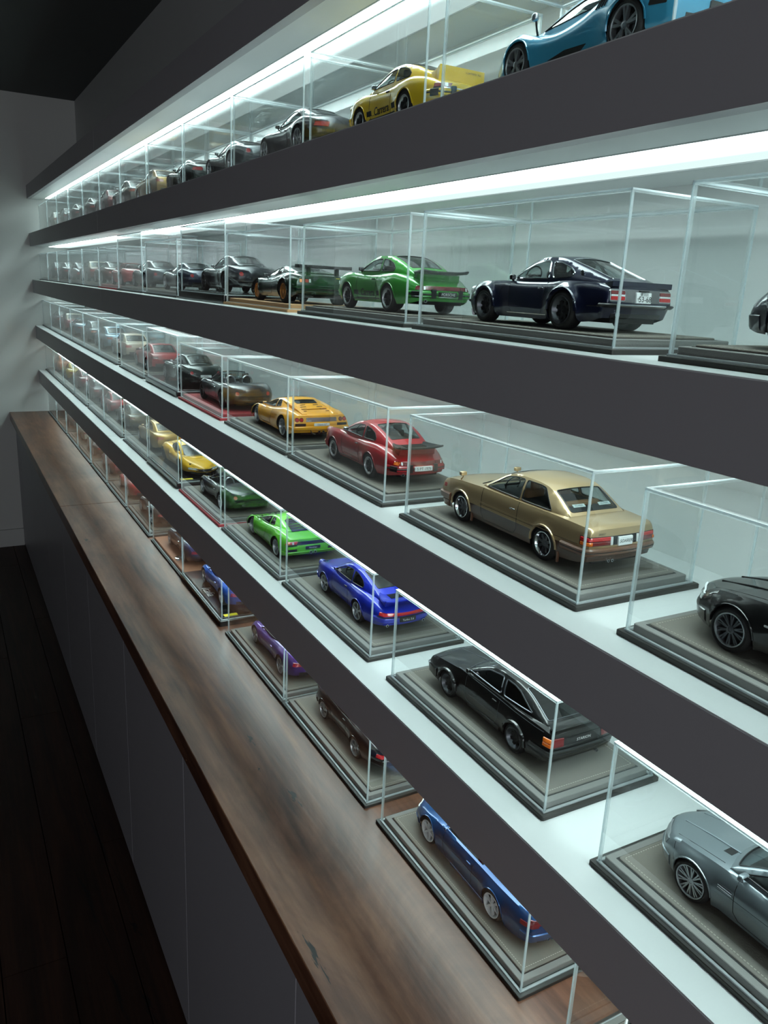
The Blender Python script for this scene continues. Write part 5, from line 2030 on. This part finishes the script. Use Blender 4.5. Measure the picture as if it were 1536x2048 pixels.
# ------------------------------------------------------------------ everything on the shelves
P_ = paint
YELLOW = P_('signal_yellow', (214, 178, 30))
LBLUE = P_('sky_blue_metallic', (62, 150, 186), .25)
GREEN911 = P_('leaf_green_metallic', (44, 140, 40), .2)
NAVY = P_('midnight_navy', (14, 20, 46), .3)
ORANGEY = P_('amber_yellow', (226, 156, 22))
RED911 = P_('guards_red', (146, 6, 22))
ROYAL = P_('royal_blue', (22, 40, 168), .2)
LIME = P_('lime_green', (92, 180, 40))
BLACK = P_('deep_black', (10, 10, 11))
SILVER = P_('silver_grey_metallic', (124, 134, 140), .6)
BLUEMET = P_('cobalt_metallic', (14, 68, 122), .55)
BROWNBLK = P_('black_cherry', (34, 22, 22), .4)
PURPLE = P_('violet_metallic', (84, 50, 136), .5)
FBLUE = P_('azure_metallic', (30, 92, 190), .5)
DKGREEN = P_('racing_green_black', (12, 30, 26), .2)
DKSLATE = P_('dark_slate_metallic', (52, 60, 66), .5)
DKBLUE = P_('dark_blue_metallic', (30, 38, 62), .4)
ROSSO = P_('rosso_red', (168, 26, 34))
BURG = P_('burgundy', (110, 28, 36), .2)
BEIGE = P_('beige', (196, 184, 164))
GOLDT = P_('old_gold', (178, 138, 56), .4)
GREY = P_('mid_grey_metallic', (104, 110, 112), .5)
PALEBLUE = P_('pale_blue_metallic', (120, 154, 176), .4)
BLUEBLK = P_('blue_black', (20, 22, 36), .3)
YEL458 = P_('modena_yellow', (232, 178, 32))
CREAM = P_('cream_white', (214, 210, 196))
ORANGE = P_('burnt_orange', (206, 96, 48))

W_ = 'five'
ITEMS = [
    # row, far edge y, base, description, builder, tall base, extra cover height
    ('A', 4.540, 'grey', 'cream coupe nearest the far wall', lambda s, l: car_far('coupe', s, l, CREAM, far=True)),
    ('A', 4.205, 'grey', 'pale grey saloon second from the far wall', lambda s, l: car_far('notch', s, l, GREY, far=True)),
    ('A', 3.870, 'grey', 'blue-black rounded coupe third from the far wall', lambda s, l: car_far('gt', s, l, BLUEBLK, far=True)),
    ('A', 3.520, 'grey', 'slate grey coupe fourth from the far wall', lambda s, l: car_far('gt', s, l, DKSLATE, far=True)),
    ('A', 3.185, 'grey', 'dusty red coupe fifth from the far wall', lambda s, l: car_far('notch', s, l, BURG, far=True)),
    ('A', 2.855, 'grey', 'silver-grey coupe behind the gold car', lambda s, l: car_far('coupe', s, l, GREY, far=True)),
    ('A', 2.525, 'grey', 'old gold coupe with red lamps', lambda s, l: car_far('notch', s, l, GOLDT, far=True)),
    ('A', 2.185, 'grey', 'black-green hypercar with stalk mirrors', lambda s, l: car_far('mid', s, l, DKGREEN, wheel='black5')),
    ('A', 1.857, 'grey', 'dark silver-tailed supercar with stalk mirror', lambda s, l: car_far('mid', s, l, DKSLATE, rounds=True)),
    ('A', 1.529, 'grey', 'midnight blue coupe beside the yellow car', lambda s, l: car_far('gt', s, l, BLUEBLK, wheel='twin5')),
    ('A', 1.190, 'grey', 'yellow duck-tail coupe with side script', lambda s, l: car_911(s, l, YELLOW, 'fuchs', 'duck', 'rs', 'Carrera')),
    ('A', 0.842, 'grey', 'sky blue hypercar', lambda s, l: car_hyper(s, l, LBLUE)),
    ('B', 4.635, 'grey', 'grey saloon nearest the far wall', lambda s, l: car_far('coupe', s, l, GREY, far=True)),
    ('B', 4.290, 'grey', 'slate coupe second from the far wall', lambda s, l: car_far('gt', s, l, DKSLATE, far=True)),
    ('B', 3.950, 'grey', 'dark blue coupe third from the far wall', lambda s, l: car_far('p911', s, l, DKBLUE, far=True)),
    ('B', 3.600, 'grey', 'red saloon with reflection-paled roof', lambda s, l: car_far('notch', s, l, BURG, far=True, roofm=BEIGE)),  # pale roof colour stands in for a reflection
    ('B', 3.255, 'grey', 'dark maroon coupe behind the red roadster', lambda s, l: car_far('gt', s, l, BROWNBLK, far=True, rounds=True)),
    ('B', 2.930, 'red', 'red open roadster on the red base', lambda s, l: car_far('gt', s, l, ROSSO, open_=True, rounds=True)),
    ('B', 2.605, 'grey', 'dark slate coupe in the tall case', lambda s, l: car_far('gt', s, l, DKSLATE, rounds=True, wheel='twin5'), 0.0, 0.026),
    ('B', 2.245, 'grey', 'dark blue-grey low berlinetta', lambda s, l: car_far('mid', s, l, DKBLUE, rounds=True)),
    ('B', 1.895, 'black', 'near-black berlinetta on the black base', lambda s, l: car_far('gt', s, l, BLUEBLK, wheel='black5', rounds=True), 0.012, 0.012),
    ('B', 1.570, 'tan', 'black-green wedge with big rear wing', lambda s, l: car_wedge(s, l, DKGREEN, 'wing', 'gold')),
    ('B', 1.205, 'grey', 'green whale-tail coupe', lambda s, l: car_911(s, l, GREEN911, 'fuchs', 'whale', 'g', 'Carrera', 'PORSCHE')),
    ('B', 0.861, 'grey', 'midnight navy long-bonnet fastback', lambda s, l: car_z(s, l, NAVY)),
    ('B', 0.488, 'grey', 'blue-black car cut by the right edge', lambda s, l: car_bmw(s, l, BLUEBLK, 'mesh', False)),
    ('C', 4.640, 'grey', 'grey coupe nearest the far wall', lambda s, l: car_far('gt', s, l, DKSLATE, far=True)),
    ('C', 4.310, 'grey', 'red saloon second from the far wall', lambda s, l: car_far('notch', s, l, ROSSO, far=True, roofm=BEIGE)),  # beige roof imitates a pale reflection over the car
    ('C', 3.980, 'grey', 'steel blue roadster third from the far wall', lambda s, l: car_far('gt', s, l, PALEBLUE, open_=True)),
    ('C', 3.650, 'grey', 'dark saloon with orange lamps', lambda s, l: car_far('coupe', s, l, DKSLATE, lamp=M_AMBER, far=True)),
    ('C', 3.320, 'grey', 'pale blue coupe behind the beige saloon', lambda s, l: car_far('coupe', s, l, PALEBLUE, far=True)),
    ('C', 2.990, 'grey', 'beige notchback saloon', lambda s, l: car_far('notch', s, l, BEIGE, far=True)),
    ('C', 2.624, 'grey', 'bright red angular coupe', lambda s, l: car_far('hatch', s, l, ROSSO, lamp=M_DKRED, wheel='twin5')),
    ('C', 2.261, 'black', 'dark green-grey grand tourer', lambda s, l: car_far('gt', s, l, DKGREEN, wheel='twin5', rounds=True, plate_txt='GTO'), 0.008, 0.006),
    ('C', 1.920, 'red', 'navy open roadster on the red base', lambda s, l: car_far('gt', s, l, BLUEBLK, open_=True, wheel='black5', rounds=True)),
    ('C', 1.570, 'grey', 'amber yellow wedge supercar', lambda s, l: car_wedge(s, l, ORANGEY, 'vents', 'five')),
    ('C', 1.2355, 'grey', 'red coupe with black tray spoiler', lambda s, l: car_911(s, l, RED911, 'fuchs', 'tray', 'g', None, 'S PT 1976')),
    ('C', 0.866, 'grey', 'gold over brown notchback coupe', lambda s, l: car_soarer(s, l)),
    ('C', 0.4915, 'grey', 'black saloon with mesh wheels', lambda s, l: car_bmw(s, l, BLACK, 'mesh', False)),
    ('D', 4.640, 'grey', 'orange coupe nearest the far wall', lambda s, l: car_far('coupe', s, l, ORANGE, far=True)),
    ('D', 4.315, 'grey', 'yellow coupe second from the far wall', lambda s, l: car_far('gt', s, l, YELLOW, far=True)),
    ('D', 3.985, 'grey', 'burgundy coupe third from the far wall', lambda s, l: car_far('coupe', s, l, BURG, far=True)),
    ('D', 3.645, 'grey', 'slate saloon behind the red hatchback', lambda s, l: car_far('notch', s, l, DKSLATE, far=True)),
    ('D', 3.290, 'grey', 'faded red angular hatchback', lambda s, l: car_far('hatch', s, l, ROSSO, far=True, lamp=M_DKRED)),
    ('D', 2.965, 'grey', 'dark green angular coupe', lambda s, l: car_far('hatch', s, l, DKGREEN, lamp=M_DKRED)),
    ('D', 2.610, 'grey', 'old gold coupe behind the yellow supercar', lambda s, l: car_far('coupe', s, l, GOLDT, wheel='five')),
    ('D', 2.275, 'black', 'bright yellow supercar facing the room', lambda s, l: car_far('mid', s, l, YEL458, rz=math.pi, wheel='black5'), 0.010, 0.004),
    ('D', 1.934, 'redgrey', 'dark violet-blue roadster', lambda s, l: car_far('mid', s, l, BLUEBLK, open_=True, rounds=True)),
    ('D', 1.594, 'grey', 'lime green slatted supercar', lambda s, l: car_wedge(s, l, LIME, 'slats', 'five')),
    ('D', 1.2525, 'grey', 'royal blue whale-tail coupe', lambda s, l: car_911(s, l, ROYAL, 'five', '964', '964', None, 'Turbo 3.6')),
    ('D', 0.876, 'grey', 'gloss black angular hatchback', lambda s, l: car_starion(s, l)),
    ('D', 0.4855, 'grey', 'silver-grey coupe with wing vents', lambda s, l: car_bmw(s, l, SILVER, 'meshs', True)),
    ('E', 4.600, 'grey', 'brown coupe nearest the far wall', lambda s, l: car_far('coupe', s, l, BROWNBLK, far=True)),
    ('E', 4.265, 'grey', 'grey coupe second from the far wall', lambda s, l: car_far('coupe', s, l, GREY, far=True)),
    ('E', 3.925, 'grey', 'cream saloon third from the far wall', lambda s, l: car_far('notch', s, l, CREAM, far=True)),
    ('E', 3.600, 'grey', 'slate coupe fourth from the far wall', lambda s, l: car_far('gt', s, l, DKSLATE, far=True)),
    ('E', 3.260, 'grey', 'dull maroon coupe behind the bright red car', lambda s, l: car_far('coupe', s, l, BURG, far=True)),
    ('E', 2.925, 'grey', 'bright red low coupe', lambda s, l: car_far('mid', s, l, ROSSO)),
    ('E', 2.590, 'grey', 'black-cherry coupe behind the brown base', lambda s, l: car_far('gt', s, l, BROWNBLK)),
    ('E', 2.235, 'brown', 'dark blue coupe on the brown base', lambda s, l: car_far('gt', s, l, DKBLUE)),
    ('E', 1.915, 'black', 'azure blue supercar on the black base', lambda s, l: car_far('mid', s, l, FBLUE, wheel='five'), 0.008, 0.0),
    ('E', 1.555, 'grey', 'violet supercar', lambda s, l: car_far('mid', s, l, PURPLE, wheel='twin5')),
    ('E', 1.230, 'grey', 'black-cherry whale-tail coupe', lambda s, l: car_911(s, l, BROWNBLK, 'five', '964', '964')),
    ('E', 0.873, 'grey', 'cobalt blue convertible with white wheels', lambda s, l: car_cabrio(s, l, BLUEMET)),
    ('E', 0.490, 'grey', 'black coupe at the bottom edge', lambda s, l: car_far('coupe', s, l, BLACK)),
]

BASES = {}
for it in ITEMS:
    row, yfar, kind, desc, fn = it[:5]
    tall = it[5] if len(it) > 5 else 0.0
    ex = it[6] if len(it) > 6 else 0.0
    cx, cy, z, b = place_case(row, yfar, kind, desc, tall, ex)
    fn((cx, cy, z), '%s model car, %s' % (desc, ROWN[row]))
    BASES[desc] = (b, z - Z_TOP[row])

# marks on individual bases
b, h = BASES['azure blue supercar on the black base']
text_obj('lettering', 'Italia', b, M_INKW, 0.030, (-0.056, 0.005, h + 0.0004), (0, -1, 0), (1, 0, 0), 0.2)
MB().box(-0.066, -0.036, -0.150, -0.138, h, h + 0.0006).build('badge', M_YEL, b, smooth=0)
b, h = BASES['bright yellow supercar facing the room']
MB().box(-0.066, -0.036, -0.148, -0.136, h, h + 0.0006).build('badge', M_YEL, b, smooth=0)
b, h = BASES['dark blue coupe on the brown base']
m = MB()
m.lathe([(0.0135, h), (0.0135, h + 0.0015), (0.010, h + 0.002), (0.010, h + 0.0008), (0.001, h + 0.0008)], 20, 0, 'Z', (-0.052, -0.045, 0))
for k in range(9):
    a = 2 * math.pi * k / 9
    m.box(-0.052 + 0.006 * math.cos(a) - 0.0015, -0.052 + 0.006 * math.cos(a) + 0.0015, -0.045 + 0.006 * math.sin(a) - 0.0015, -0.045 + 0.006 * math.sin(a) + 0.0015, h, h + 0.002)
m.box(-0.066, -0.058, -0.068, -0.052, h, h + 0.0016)
m.build('emblem', M_CHROME, b, smooth=40)
